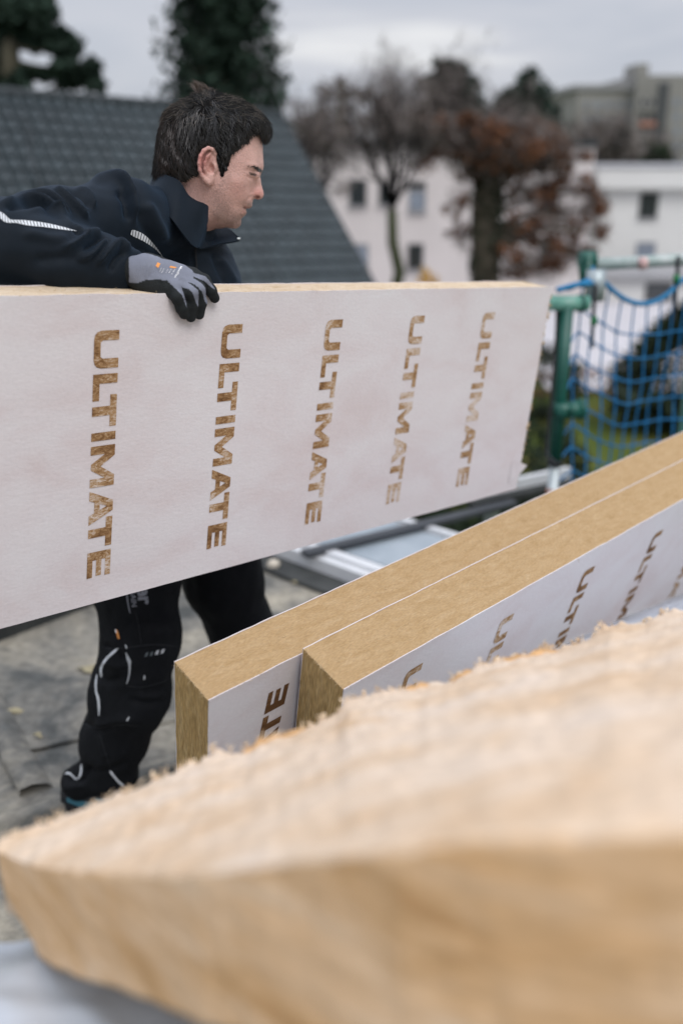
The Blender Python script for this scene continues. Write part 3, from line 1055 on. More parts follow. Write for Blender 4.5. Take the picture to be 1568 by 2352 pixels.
# ---- the board the man carries
hx = np.array([0.68590808, 0.72290815, -0.08327014])
hz = np.array([0.1128196, 0.00740388, 0.9935879])
hC = W(1268, 660, 2.51)
HL, HT = 1.86, 0.090
hnrm = unit(np.cross(hz, hx))
hO = hC - hx * HL
hw = [(HL + s_, .056, -1, 1, f_) for s_, f_ in ((-1.314, .01), (-1.049, .0), (-.785, .03), (-.524, .06), (-.2585, .07))]
held, hput, _ = board('large white-faced insulation board held upright by the man, with five printed columns of brown letters', hO, hx, hnrm * HT, hz, HL, 0.539, hw, None, taper=.0, seed=1, wool='wool_pale')
# wedge-shaped surplus at the lower right corner and a torn flap of fleece
xx = HL - .040
g = Geo().poly([(HL - .045, -.0015, -.452), (HL - .006, -.006, -.462), (HL + .014, -.012, -.470), (HL - .012, -.003, -.505), (HL - .045, -.0015, -.515)][::-1])
hput(g, 'torn_flap', M['fleece'])
r = np.random.default_rng(77)
g = Geo()
for i in range(26):
    z_ = -r.uniform(.02, .45)
    s_ = r.uniform(.002, .005)
    c = np.array([HL + r.uniform(-.001, .0025), r.uniform(.0, .004), z_])
    V, F, c_ = soup(c + r.normal(size=(10, 3)) * s_ * .6, s_ * 1.6, .8, 0, 200 + i)
    g.add(V, F)
tag(hput(g, 'wool_tufts', M['fibre']), kind='stuff')

# ---- the two boards standing on edge
LEAN = math.radians(16)                           # they lean over towards the camera
n2h = unit(np.cross(UP, A2))
n2 = math.cos(LEAN) * n2h + math.sin(LEAN) * UP
dn2 = -math.cos(LEAN) * UP + math.sin(LEAN) * n2h
F1 = W(480, 1610, 1.52)
k_ = np.linalg.solve(np.stack([ray(400, 1520), -n2, -A2], 1), F1 - CAM)
e1 = k_[1] * n2 + k_[2] * A2
# second board: its back lies against the front of the first
K2 = Wpl(695, 1490, F1 - n2 * .008, n2)
k_ = np.linalg.solve(np.stack([ray(790, 1585), n2, A2], 1), K2 - CAM)
e2 = k_[1] * n2 + k_[2] * A2
F2 = K2 - e2
ZT = F1[2]


def sv(px, py, O):
    p = Wpl(px, py, O, n2)
    return float(np.dot(p - O, A2)), float(np.dot(p - O, dn2))


w2 = []
for (x, y), f_ in (((952, 1533), .05), ((1164, 1416), .06), ((1353, 1306), -.04), ((1512, 1221), -.05)):
    s_, v_ = sv(x, y, F2)
    w2.append((s_, v_, -1, 1, f_))
w2.append((2 * w2[-1][0] - w2[-2][0], w2[-1][1], -1, 1, .03))
s1, v1 = sv(641, 1580, F1)
w1 = [(s1, v1 + 9.19 * CAPH, 1, -1, -.12)]
BL = 2.3
BHT = .55
board('rear insulation board standing on edge, jutting out to the left, with upside-down letters', F1, A2, e1, -dn2, BL, BHT, w1, 'insulation boards standing on edge', seed=11, sk2=.17)
board('front insulation board standing on edge, faded columns of letters running down its face', F2, A2, e2, -dn2, BL, BHT, w2, 'insulation boards standing on edge', seed=21, sk2=.17)

# pack under them, wrapped in white film
M['film'] = rough_mat('film', [(0.3, (0.40, 0.45, 0.51)), (0.7, (0.55, 0.60, 0.66))], scale=3, rough=0.28, bump=0.5, bscale=11, spec=0.6, distort=1.0)
zb = ZT - BHT * math.cos(LEAN) - .012
a0, h0 = float(np.dot(F1, A2)), float(np.dot(F1, H2))
pk = thing('wrapped_board_pack', 'film-wrapped pack under the two standing boards', 'pack of boards', AH(a0 + .8, h0 - .1, 0))
Geo().obox(AH(a0 - .02, h0 - .42, .012), A2 * 1.9, H2 * 1.0, UP * (zb - .016)).build('film_wrap', M['film'], pk)
for k in range(3):
    Geo().obox(AH(a0 + .2 + .7 * k, h0 - .423, .0), A2 * .05, H2 * 1.006, UP * (zb - .003)).build('strap', M['bitumen'], pk)

# ---- torn slab of wool in the foreground
SX = [-7, 60, 150, 260, 400, 470, 560, 600, 650, 700, 770, 800, 880, 960, 1040, 1100, 1200, 1280, 1330, 1400, 1480, 1568, 1800, 2100]
SY = [1931, 1897, 1872, 1827, 1772, 1747, 1727, 1705, 1690, 1668, 1640, 1612, 1592, 1580, 1556, 1532, 1503, 1488, 1468, 1436, 1424, 1396, 1330, 1260]
SDp = [0.99, 1.0, 1.03, 1.06, 1.10, 1.11, 1.13, 1.14, 1.15, 1.16, 1.18, 1.19, 1.20, 1.22, 1.24, 1.26, 1.28, 1.30, 1.31, 1.33, 1.35, 1.37, 1.42, 1.48]
NX = [-7, 40, 90, 175, 275, 450, 575, 700, 784, 934, 1104, 1300, 1568, 1800, 2100]
NY = [1952, 1974, 1989, 2003, 2007, 2010, 1992, 1972, 1968, 1955, 1928, 1922, 1915, 1910, 1905]
NDp = [0.965, 0.915, 0.86, 0.79, 0.73, 0.64, 0.60, 0.57, 0.55, 0.52, 0.50, 0.485, 0.47, 0.46, 0.46]
us = np.concatenate([np.linspace(-7, 60, 26), np.linspace(62, 1650, 420), np.linspace(1660, 2100, 50)])
far = np.array([W(x, np.interp(x, SX, SY), np.interp(x, SX, SDp)) for x in us])
near = np.array([W(x, np.interp(x, NX, NY), np.interp(x, NX, NDp)) for x in us])
dist = np.clip((us + 7) / 60, 0, 1)
TH = (0.112 + 0.035 * np.clip((us - 250) / 500, 0, 1)) * (0.84 + 0.16 * dist)
M1, M2 = 46, 26
t1 = np.linspace(0, 1, M1)
topg = far[:, None] + (near - far)[:, None] * t1[None, :, None]
t2 = np.linspace(0, 1, M2)
inset = np.zeros((len(us), M2, 3))
side = near[:, None] + np.array([0, 0, -1.0]) * (TH[:, None] * t2[None])[..., None]
side += (far - near)[:, None] * (.0 * (t2 ** 3))[None, :, None] + np.array([1.0, .1, 0]) * (.030 * (t2 ** 4)[None] * np.exp(-(us + 7) / 30)[:, None])[..., None]
under = side[:, -1][:, None] + (far + np.array([0, 0, -.09]) - side[:, -1])[:, None] * np.linspace(0, 1, 12)[None, :, None]
bk = (far + np.array([0, 0, -.09]))[:, None] + np.array([0, 0, .09]) * np.linspace(0, 1, 8)[None, :, None]
full = np.concatenate([topg, side[:, 1:], under[:, 1:], bk[:, 1:-1]], 1)
fade_ = np.ones(full.shape[1])
lump = .0018 * wob(full, 17, 1) + .0016 * wob(full, 47, 4) + .0008 * wob(full, 130, 2)
sn = unit(np.cross(near[200] - far[200], far[201] - far[200]))
sn = sn if sn[2] > 0 else -sn
dirs = np.zeros_like(full)
dirs[:, :M1] = sn
dirs[:, M1:] = (0, -1, 0)
dirs[:, M1 + M2 - 1:] = (0, 0, -1)
lump[:, M1:M1 + M2] *= .6
full = full + dirs * lump[..., None]
lip = np.zeros(full.shape[:2])
lip[:, 0] = lip[:, -1] = 1
lip[:, 1] = .6
lip[:, 2] = .25
tear = .0050 * wob(far, 24, 6) + .0038 * wob(far, 62, 3) + .0022 * wob(far, 170, 8) + .006 * np.maximum(wob(far, 40, 1) - .6, 0)
full += (sn * (lip * tear[:, None])[..., None]) + np.array([0, 1.0, 0]) * (lip * (.005 * wob(far, 50, 9))[:, None])[..., None]
full = np.concatenate([full, full[:, :1]], 1)
slab = thing('wool_slab', 'big torn slab of pale mineral wool lying blurred across the foreground', 'insulation slab', tuple(near[250] - UP * .12))
g = Geo().grid(full[:, ::-1])
nv = full.shape[1]
g.poly(full[0]).poly(full[-1][::-1])
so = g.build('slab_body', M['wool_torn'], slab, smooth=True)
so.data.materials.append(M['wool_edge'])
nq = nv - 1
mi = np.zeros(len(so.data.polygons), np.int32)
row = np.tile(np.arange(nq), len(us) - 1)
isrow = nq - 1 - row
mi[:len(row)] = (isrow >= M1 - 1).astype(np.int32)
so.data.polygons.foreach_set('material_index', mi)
r = np.random.default_rng(91)
g = Geo()
for k in range(110):
    i = r.integers(2, len(us) - 60)
    p = full[i, 0] + r.normal(size=3) * .003
    dd = unit(np.array([r.normal() * .9, .3, .75]))
    l_ = r.uniform(.002, .006) * (2.0 if r.uniform() < .08 else 1)
    e_ = r.normal(size=3) * .4
    g.tube([p - dd * .004, p + dd * l_ * .5 + e_ * l_ * .2, p + dd * l_ + e_ * l_ * .5], [.0010, .0007, .0003], 3, cap=False)
for k in range(45):
    i = r.integers(2, len(us) - 60)
    c = full[i, 0] + np.array([0, 0, r.uniform(-.002, .004)])
    V, F, c_ = soup(c + r.normal(size=(14, 3)) * .0026, .0048, .9, 0, 300 + k)
    g.add(V, F)
tag(g.build('torn_fibres', M['fibre_pale'], slab), kind='stuff')
# darker torn flakes lying along the top edge
M['flake'] = flat('flake', (0.60, 0.36, 0.17), 0.95, 0.25, 30, bump=.5)
for (x, y, w_) in ((590, 1712, 30), (960, 1585, 26), (1240, 1507, 40), (1180, 1518, 22), (660, 1722, 45), (1060, 1566, 24)):
    i = int(np.argmin(abs(us - x)))
    c = full[i, 2] + sn * .003
    V = []
    for a_ in np.linspace(-1, 1, 9):
        q_ = full[min(max(int(np.argmin(abs(us - (x + a_ * w_)))), 0), len(us) - 1), 1]
        hgt = .0045 * (1 - a_ * a_) * (1 + .5 * math.sin(4 * a_ + x))
        V.append([q_ + sn * .0005, q_ + sn * (.003 + hgt) + np.array([0, -.004, 0]), q_ + np.array([0, -.010, 0]) + sn * .001])
    Geo().grid(np.array(V)).build('torn_flake', M['flake'], slab, smooth=True)

sup = thing('wrapped_board_pack', 'film-wrapped pack hidden below the torn foreground slab', 'pack of boards', (.5, .75, zb))
Geo().box(-.12, 1.2, .50, .98, zb + .004, .80).build('film_wrap', M['film'], sup)
Geo().box(-.124, 1.204, .497, .983, .62, .66).build('strap', M['bitumen'], sup)
g = Geo().box(-.14, 1.22, .48, 1.0, .0, zb)
tag(g.build('pallet_block', M['concrete']), 'plain block carrying the pack below the torn slab', 'block')


def drape(name, label, rows, seed, amp=.006):
    """Sheet lofted through picture curves of (px, py, depth)."""
    R = [resample(catmull(np.array([W(*q_) for q_ in row_]), 8), 80) for row_ in rows]
    R = np.array(R)
    t = np.linspace(0, len(R) - 1, 40)
    G = np.stack([np.stack([np.interp(t, np.arange(len(R)), R[:, i, k]) for k in range(3)], 1) for i in range(80)], 0)
    n_ = unit(np.cross(G[40, 20] - G[39, 20], G[40, 21] - G[40, 20]))
    G = G + n_ * (amp * wob(G, 14, seed) + amp * .6 * wob(G * (1, 3, 1), 22, seed + 2))[..., None]
    o = Geo().grid(G).build(name, M['film'], smooth=True)
    return tag(o, label, 'plastic film')


drape('plastic_film', 'white plastic film spread under the left end of the torn slab',
      [[(-120, 2168, 1.06), (-10, 2166, 1.04), (120, 2150, 1.04), (400, 2080, 1.05), (800, 2020, 1.06)],
       [(-160, 2300, .90), (30, 2300, .88), (200, 2330, .86), (420, 2380, .85), (800, 2400, .85)],
       [(-200, 2560, .76), (60, 2560, .74), (300, 2580, .72), (600, 2620, .72), (1000, 2650, .72)]], 3)
ct = [Wpl(x, y, F2 - n2 * .006, n2) for x, y in ((1130, 1560), (1215, 1512), (1270, 1488), (1340, 1458), (1400, 1433), (1480, 1399), (1568, 1362), (1800, 1270))]
dep = [float((p - CAM)[1] * CP - (p - CAM)[2] * SP) for p in ct]
drape('plastic_film', 'pale blue-white film tucked between the torn slab and the front standing board',
      [[(x, y, d) for (x, y), d in zip(((1130, 1560), (1215, 1512), (1270, 1488), (1340, 1458), (1400, 1433), (1480, 1399), (1568, 1362), (1800, 1270)), dep)],
       [(1130, 1590, 1.47), (1260, 1530, 1.53), (1400, 1470, 1.62), (1568, 1400, 1.75), (1800, 1310, 1.9)],
       [(1130, 1680, 1.36), (1300, 1600, 1.42), (1450, 1520, 1.48), (1600, 1470, 1.55), (1850, 1370, 1.7)]], 5, .004)

# ------------------------------------------------------------------ metal plank on the roof, scraps
M['alu'] = rough_mat('alu', [(0.3, (0.58, 0.60, 0.62)), (0.7, (0.72, 0.73, 0.74))], scale=8, rough=0.5, metal=0.0, bump=.1)
M['alu_panel'] = rough_mat('alu_panel', [(0.3, (0.26, 0.31, 0.35)), (0.7, (0.40, 0.45, 0.49))], scale=5, rough=0.5, metal=0.2, bump=.2)
q0 = z0(682, 1266, .07)
ap, hp = float(np.dot(q0, A2)), float(np.dot(q0, H2))
pl = thing('aluminium_plank', 'aluminium scaffold plank with pale side rails lying on the roof behind the boards', 'plank', AH(ap, hp, 0))
for k, a_ in enumerate((ap, ap + .53)):
    Geo().obox(AH(a_, hp - 1.2, .004), A2 * (.085 - .045 * k), H2 * 2.6, UP * .066).build('side_rail', M['alu'], pl)
    Geo().obox(AH(a_ + .038 * (1 - k) + .004, hp - 1.2, .0705), A2 * (.045 - .012 * k), H2 * 2.6, UP * .016).build('rail_flange', M['alu'], pl)
Geo().obox(AH(ap + .125, hp - 1.2, .030), A2 * .395, H2 * 2.6, UP * .040).build('deck_panel', M['alu_panel'], pl)


def lump_obj(name, label, cat, c, s_, mat, seed, group=None):
    r = np.random.default_rng(seed)
    u, v = np.meshgrid(np.linspace(0, math.pi, 7), np.linspace(0, 2 * math.pi, 11), indexing='ij')
    P_ = np.stack([np.sin(u) * np.cos(v), np.sin(u) * np.sin(v), np.cos(u)], -1)
    P_ = P_ * (1 + .25 * wob(P_ * 2 + seed, 1.2, seed % 5))[..., None] * np.asarray(s_)
    o = Geo().grid(P_[:, ::-1] + np.asarray(c)).build(name, mat, smooth=True)
    return tag(o, label, cat, group)


M['scrap'] = flat('scrap', (0.66, 0.60, 0.50), 0.9, 0.15, 30, bump=.5)
M['dry_leaf'] = flat('dry_leaf', (0.40, 0.35, 0.22), 0.85, 0.25, 30)
lump_obj('wool_scrap', 'pale scrap of wool lying on the dark roof behind the man\'s legs', 'scrap', z0(628, 1297, .022), (.028, .022, .022), M['scrap'], 3)
for i, (x, y, w_, lab) in enumerate(((205, 1535, .026, 'larger of the two pale leaves beside the man\'s knee'), (262, 1512, .018, 'smaller of the two pale leaves beside the man\'s knee'), (30, 1632, .018, 'tiny pale leaf near the left picture edge'),
                                     (680, 1338, .012, 'tiny pale speck of wool on the roof between leg and board'), (88, 1688, .010, 'small white crumb on the roof left of the shin'), (560, 1710, .012, 'small dark-rimmed crumb left of the standing boards'))):
    c = z0(x, y, .006)
    r = np.random.default_rng(40 + i)
    an = np.linspace(0, 2 * math.pi, 12)[:-1]
    rr = w_ * (1 + .35 * np.sin(3 * an + i) + r.uniform(-.15, .15, 11))
    P_ = np.stack([c[0] + rr * np.cos(an) * 1.4, c[1] + rr * np.sin(an) * .8, c[2] + .006 * np.sin(2 * an)], 1)
    ctr = np.array([[c[0], c[1], c[2] + .010]])
    V = np.vstack([P_, ctr])
    F = np.array([[k, (k + 1) % 11, 11] for k in range(11)])
    o = Geo().add(V, F).build('dry_leaf', M['dry_leaf'], smooth=True)
    tag(o, lab, 'leaf', 'leaves and crumbs on the roof')

# ------------------------------------------------------------------ scaffold with the blue net
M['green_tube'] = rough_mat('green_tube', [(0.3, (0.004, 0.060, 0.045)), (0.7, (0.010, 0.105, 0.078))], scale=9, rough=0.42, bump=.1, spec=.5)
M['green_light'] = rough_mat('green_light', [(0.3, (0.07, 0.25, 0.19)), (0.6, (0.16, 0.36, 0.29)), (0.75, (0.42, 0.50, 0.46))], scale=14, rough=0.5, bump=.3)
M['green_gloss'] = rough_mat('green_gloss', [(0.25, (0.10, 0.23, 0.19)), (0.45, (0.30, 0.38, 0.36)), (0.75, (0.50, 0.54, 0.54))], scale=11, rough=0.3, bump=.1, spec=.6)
M['steel'] = rough_mat('steel', [(0.3, (0.30, 0.36, 0.38)), (0.7, (0.50, 0.54, 0.55))], scale=7, rough=0.4, metal=0.4, bump=.1)
M['strap'] = flat('strap', (0.012, 0.014, 0.016), 0.6, 0.2, 20)
M['net'] = flat('net', (0.007, 0.145, 0.34), 0.6, 0.25, 14)
M['rope'] = flat('rope', (0.008, 0.17, 0.36), 0.65, 0.2, 60)
pp = W(1301, 700, 3.9)


def zat(py, x=pp[0], y=pp[1]):
    dy = lambda t_: None
    # height on the vertical line through (x, y) that shows at picture row py
    k = (1176 - py) / FPX
    t_ = y / (CP + k * SP)
    return 1.6 + t_ * (-SP + k * CP)


sc = thing('scaffold_frame', 'green scaffold post with steel foot and couplers at the roof edge', 'scaffold', (pp[0], pp[1], GZ))
Geo().tube([(pp[0], pp[1], GZ), (pp[0], pp[1], zat(1035))], .0235, 16).build('base_tube', M['steel'], sc, True)
Geo().tube([(pp[0], pp[1], zat(1058)), (pp[0], pp[1], zat(700))], .0275, 18).build('post', M['green_tube'], sc, True)
zl = zat(697)
lt = np.array([pp[0], pp[1], zl])
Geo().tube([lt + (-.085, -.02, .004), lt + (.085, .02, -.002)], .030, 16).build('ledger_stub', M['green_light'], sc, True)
Geo().tube([lt + (.050, .012, -.0015), lt + (.062, .015, -.002)], .036, 16).build('coupler', M['green_tube'], sc, True)
cl = np.array([pp[0] + .028, pp[1] - .022, zat(938)])
g = Geo().tube([cl + (-.02, 0, -.028), cl + (-.02, 0, .028)], .042, 14)
g.tube([cl + (.0, -.012, .0), cl + (.055, .012, .0)], .034, 14)
g.tube([cl + (.045, .008, .0), cl + (.062, .014, .0)], .043, 12)
g.tube([cl + (.010, -.03, .012), cl + (.010, -.065, .012)], .011, 6)
g.build('coupler', M['green_tube'], sc, True)
up0 = np.array([W(1362, 700, 4.02)[0], W(1362, 700, 4.02)[1], zl + .0])
Geo().tube([up0 + (0, 0, -.005), up0 + (0, 0, .115)], .040, 16).build('sleeve', M['steel'], sc, True)
rl0, rl1 = W(1336, 609, 4.02), W(1900, 580, 4.02 * 1.12)
rl1[2] = rl0[2] + .004
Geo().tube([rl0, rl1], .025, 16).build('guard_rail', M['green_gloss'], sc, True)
Geo().tube([rl0 + (.25, .06, 0), rl0 + (.272, .065, 0)], .0255, 16).build('red_tape', flat('red_tape', (0.62, 0.42, 0.40), .6, .1), sc, True)
g = Geo().tube([rl0 + (.015, .0, .030), rl0 + (.030, .003, -.085)], .033, 10).tube([rl0 + (-.01, 0, .02), rl0 + (.05, .01, .02)], .036, 12)
g.build('coupler', M['green_tube'], sc, True)
g = Geo().tube(catmull([W(1281, 690, 3.90), W(1276, 800, 3.94), W(1266, 920, 3.99), W(1256, 1030, 4.03), W(1262, 1052, 4.0), W(1280, 1066, 3.98)], 6), .008, 6)
g.build('cable', M['strap'], sc, True)
p_ = np.array([pp[0], pp[1], zat(1062)])
Geo().tube([p_ + (0, 0, -.008), p_ + (0, 0, .008)], .034, 14).build('strap', M['strap'], sc, True)
Geo().tube([(pp[0], pp[1], zat(1131)), (pp[0], pp[1], zat(1122))], .027, 12).build('red_tape', M['rust_panel'], sc, True)
p2 = rl0 + (rl1 - rl0) * .47
Geo().tube([(p2[0], p2[1], GZ), (p2[0], p2[1], rl0[2] + .04)], .025, 14).build('post', M['green_tube'], sc, True)

tb = thing('toe_board', 'pale grey scaffold toe board beyond the roof edge at the foot of the green post', 'board', tuple(W(1210, 1130, 4.2) - UP * .16))
w0, w1_ = W(1090, 1148, 4.45), W(1330, 1080, 4.75)
w1_[2] = w0[2]
d_ = unit(w1_ - w0)
s_ = np.cross(UP, d_)
Geo().obox(w0 - UP * .05, (w1_ - w0), s_ * .05, UP * .03).build('deck', M['bitumen'], tb)
Geo().obox(w0 - UP * .0195 + s_ * .055, (w1_ - w0), s_ * .03, UP * .05).build('edge_rail', M['alu'], tb)
Geo().obox(w0 - UP * .06 + d_ * .1, d_ * .05, s_ * .05, np.array([0, 0, GZ + .06 - w0[2] + .06])).build('leg', M['steel'], tb)

# the net: knotted square mesh hung from a sagging rope
nd = unit(rl1 - rl0)
n0 = W(1333, 700, 3.99)
n0[2] = 0
nd2 = unit(np.array([nd[0], nd[1], 0]))
CW, CHh = .066, .096
NC, NR = 14, 9
ZR = zat(648, n0[0], n0[1])


def rope_z(e_):
    a_, b_ = .075, .50
    if e_ < a_:
        return ZR + .02 - .3 * (a_ - e_)
    if e_ < b_:
        t_ = (e_ - a_) / (b_ - a_)
        return ZR + .02 - .36 * t_ * (1 - t_) * (1 + .35 * t_) - .03 * t_
    return ZR - .01 - .25 * (e_ - b_) * max(0, 1.2 - (e_ - b_))


def net_pt(i, j):
    e_ = i * CW
    z = ZR - .20 - j * CHh - .125 * min(1.0, i / 3.6) ** .9 + .003 * math.sin(i * 2.1 + j * 1.7)
    p = n0 + nd2 * e_ + np.array([0, 0, 1]) * z
    out_ = np.array([-nd2[1], nd2[0], 0])
    return p + out_ * (.016 * math.sin(i * .9 + j * .7) - .018 * j / 6) + nd2 * .003 * math.sin(j * 2.3 + i)


net = thing('safety_net', 'blue knotted safety net hanging from the scaffold guard rail', 'net', tuple(n0 + np.array([0, 0, -.6])))
gs, gk = Geo(), Geo()
for i in range(NC):
    top_ = n0 + nd2 * (i * CW) + np.array([0, 0, rope_z(i * CW)])
    pts = [top_] + [net_pt(i, j) for j in range(-1, NR)] if i > 1 else [top_] + [net_pt(i, j) for j in range(0, NR)]
    pts = [pts[0]] + [p for p in pts[1:] if p[2] < pts[0][2] - .03]
    gs.tube(catmull(pts, 3), .0040, 5, cap=False)
for j in range(-1, NR):
    run = [i for i in range(NC) if net_pt(i, j)[2] < rope_z(i * CW) - .02]
    if len(run) > 1:
        pts = [net_pt(i, j) for i in run]
        if run[0] == 0 and j >= 0:
            pts = [np.array([pp[0] + .028, pp[1], pts[0][2] - .02])] + pts
        gs.tube(catmull(pts, 3), .0040, 5, cap=False)
    for i in run:
        p = net_pt(i, j)
        V = p + np.array([[1, 0, 0], [0, 1, 0], [-1, 0, 0], [0, -1, 0], [0, 0, 1], [0, 0, -1]]) * .0105
        gk.add(V, np.array([[0, 1, 4], [1, 2, 4], [2, 3, 4], [3, 0, 4], [1, 0, 5], [2, 1, 5], [3, 2, 5], [0, 3, 5]]))
gs.build('mesh_cord', M['net'], net, True)
tag(gk.build('mesh_knots', M['net'], net, True), kind='stuff')
es = np.linspace(-.07, NC * CW, 70)
rp_ = [n0 + nd2 * e_ + np.array([0, 0, rope_z(e_)]) for e_ in es]
Geo().tube(rp_, .0105, 8).build('border_rope', M['rope'], net, True)
rp2 = catmull([lt + (-.05, -.03, .055), lt + (.03, -.02, .075), n0 + nd2 * .05 + np.array([0, 0, ZR + .0]), rl0 + (.03, 0, .02)], 6)
Geo().tube(rp2, .011, 8).build('border_rope', M['rope'], net, True)
for i, (x, ya, yb, d_) in enumerate(((1364, 640, 800, 3.97), (1553, 590, 745, 4.16))):
    g = Geo().tube(catmull([W(x + 4, ya, d_), W(x + 1, ya + 40, d_ - .02), W(x - 2, (ya + yb) / 2, d_ - .02), W(x - 6, yb, d_)], 5), np.linspace(.010, .006, 16), 6)
    g.build('strap', M['strap'], net, True)
    c = W(x - 1, ya + 97 if i == 0 else ya + 50, d_ - .025)
    Geo().tube([c - UP * .016, c + UP * .016], [.013, .013], 10).build('strap_lock', flat('strap_lock', (.01, .16, .05), .5, .2), net, True)

# ================================================================== THE MAN
# local frame at the head: x to the right of the picture, y away from the camera, z up
HO = W(480, 370, 1.95)
ey = unit(ray(480, 370))
ex = unit(np.array([ey[1], -ey[0], 0.0]))
ez = unit(np.cross(ex, ey))
HR = np.stack([ex, ey, ez])                      # rows


def Lc(px, py, y=0.0):
    """Local point shown at picture point (px, py) lying in the upright plane y."""
    p = Wpl(px, py, HO + ey * y, ey)
    return HR @ (p - HO)


def toW(P):
    return np.asarray(P) @ HR + HO


def Ld(px, py, d):
    return HR @ (W(px, py, d) - HO)


def c1(cx, cy):                                  # head close-up coordinates -> picture
    return ((340 + cx / 4.3556) * .9406, (180 + cy / 4.3556) * .9406)


def c1L(cx, cy, y=0.0):
    return Lc(*c1(cx, cy), y)


def surface_nets(phi, xs, ys, zs):
    """Isosurface phi = 0 on a rectilinear grid -> vertices, quads (outward for phi < 0 inside)."""
    nx, ny, nz = phi.shape
    ins = phi < 0
    cnt = np.zeros((nx - 1, ny - 1, nz - 1), np.int8)
    for i in (0, 1):
        for j in (0, 1):
            for k in (0, 1):
                cnt += ins[i:nx - 1 + i, j:ny - 1 + j, k:nz - 1 + k]
    I, J, K = np.nonzero((cnt > 0) & (cnt < 8))
    vid = np.full(cnt.shape, -1, np.int32)
    vid[I, J, K] = np.arange(len(I))
    acc = np.zeros((len(I), 3))
    num = np.zeros(len(I))
    ax_ = (xs, ys, zs)
    for ax in range(3):
        o1, o2 = [a for a in range(3) if a != ax]
        for u in (0, 1):
            for v in (0, 1):
                off = [0, 0, 0]
                off[o1], off[o2] = u, v
                a = (I + off[0], J + off[1], K + off[2])
                off2 = list(off)
                off2[ax] = 1
                b = (I + off2[0], J + off2[1], K + off2[2])
                pa, pb = phi[a], phi[b]
                m = (pa < 0) != (pb < 0)
                t = np.where(m, pa / np.where(m, pa - pb, 1), 0)
                for q in range(3):
                    ca, cb = ax_[q][a[q]], ax_[q][b[q]]
                    acc[:, q] += np.where(m, ca + (cb - ca) * t, 0)
                num += m
    V = acc / num[:, None]
    F = []
    for ax in range(3):
        o1, o2 = (ax + 1) % 3, (ax + 2) % 3
        s0 = [slice(1, -1)] * 3
        s1 = [slice(1, -1)] * 3
        s0[ax], s1[ax] = slice(0, -1), slice(1, None)
        A, B = ins[tuple(s0)], ins[tuple(s1)]
        E_ = np.nonzero(A != B)
        idx = [e_ + (0 if q == ax else 1) for q, e_ in enumerate(E_)]
        ina = A[E_]

        def cell(d1, d2):
            c = [idx[0].copy(), idx[1].copy(), idx[2].copy()]
            c[o1] = c[o1] - d1
            c[o2] = c[o2] - d2
            return vid[c[0], c[1], c[2]]
        q = np.stack([cell(1, 1), cell(0, 1), cell(0, 0), cell(1, 0)], 1)
        q = np.where(ina[:, None], q, q[:, ::-1])
        F.append(q)
    F = np.concatenate(F)
    F = F[(F >= 0).all(1)]
    return V, F


class Field:
    def __init__(s, xs, ys, zs):
        s.ax = [np.asarray(a, np.float32) for a in (xs, ys, zs)]
        s.X, s.Y, s.Z = s.ax[0][:, None, None], s.ax[1][None, :, None], s.ax[2][None, None, :]
        s.phi = None

    def cone(s, a, b, ra, rb):
        a, b = np.asarray(a, np.float32), np.asarray(b, np.float32)
        d = b - a
        L2 = float(d @ d) + 1e-12
        X, Y, Z = s.X - a[0], s.Y - a[1], s.Z - a[2]
        t = np.clip((X * d[0] + Y * d[1] + Z * d[2]) / L2, 0, 1)
        return np.sqrt((X - t * d[0]) ** 2 + (Y - t * d[1]) ** 2 + (Z - t * d[2]) ** 2) - (ra + (rb - ra) * t)

    def ell(s, c, r, ax=None):
        X, Y, Z = s.X - c[0], s.Y - c[1], s.Z - c[2]
        if ax is not None:
            X, Y, Z = (X * a[0] + Y * a[1] + Z * a[2] for a in ax)
        q = np.sqrt((X / r[0]) ** 2 + (Y / r[1]) ** 2 + (Z / r[2]) ** 2)
        return (q - 1) * min(r)

    def add(s, d, k=.02):
        if s.phi is None:
            s.phi = (d + np.zeros((len(s.ax[0]), len(s.ax[1]), len(s.ax[2])), np.float32)).astype(np.float32)
        else:
            h = np.maximum(k - np.abs(s.phi - d), 0) / k
            s.phi = np.minimum(s.phi, d) - h * h * k * .25
        return s

    def sub(s, d, k=.004):
        h = np.maximum(k - np.abs(s.phi + d), 0) / k
        s.phi = np.maximum(s.phi, -d) + h * h * k * .25
        return s

    def chain(s, P, R, k=.02, k2=None):
        for i in range(len(P) - 1):
            s.add(s.cone(P[i], P[i + 1], R[i], R[i + 1]), k if i == 0 else (k2 or k))
        return s

    def mesh(s):
        return surface_nets(s.phi, *s.ax)


def tps(pts, val):
    pts = np.asarray(pts, float)
    n = len(pts)
    d = np.linalg.norm(pts[:, None] - pts[None], axis=2)
    K = np.where(d > 0, d * d * np.log(d + 1e-12), 0) + 1e-7 * np.eye(n)
    P = np.hstack([np.ones((n, 1)), pts])
    A = np.block([[K, P], [P.T, np.zeros((3, 3))]])
    c = np.linalg.solve(A, np.concatenate([val, np.zeros(3)]))

    def f(x, z):
        sh = x.shape
        q = np.stack([x.ravel(), z.ravel()], 1)
        out_ = c[n] + q @ c[n + 1:]
        for i in range(n):
            r2 = (q[:, 0] - pts[i, 0]) ** 2 + (q[:, 1] - pts[i, 1]) ** 2
            out_ += c[i] * .5 * r2 * np.log(r2 + 1e-20)
        return out_.reshape(sh)
    return f


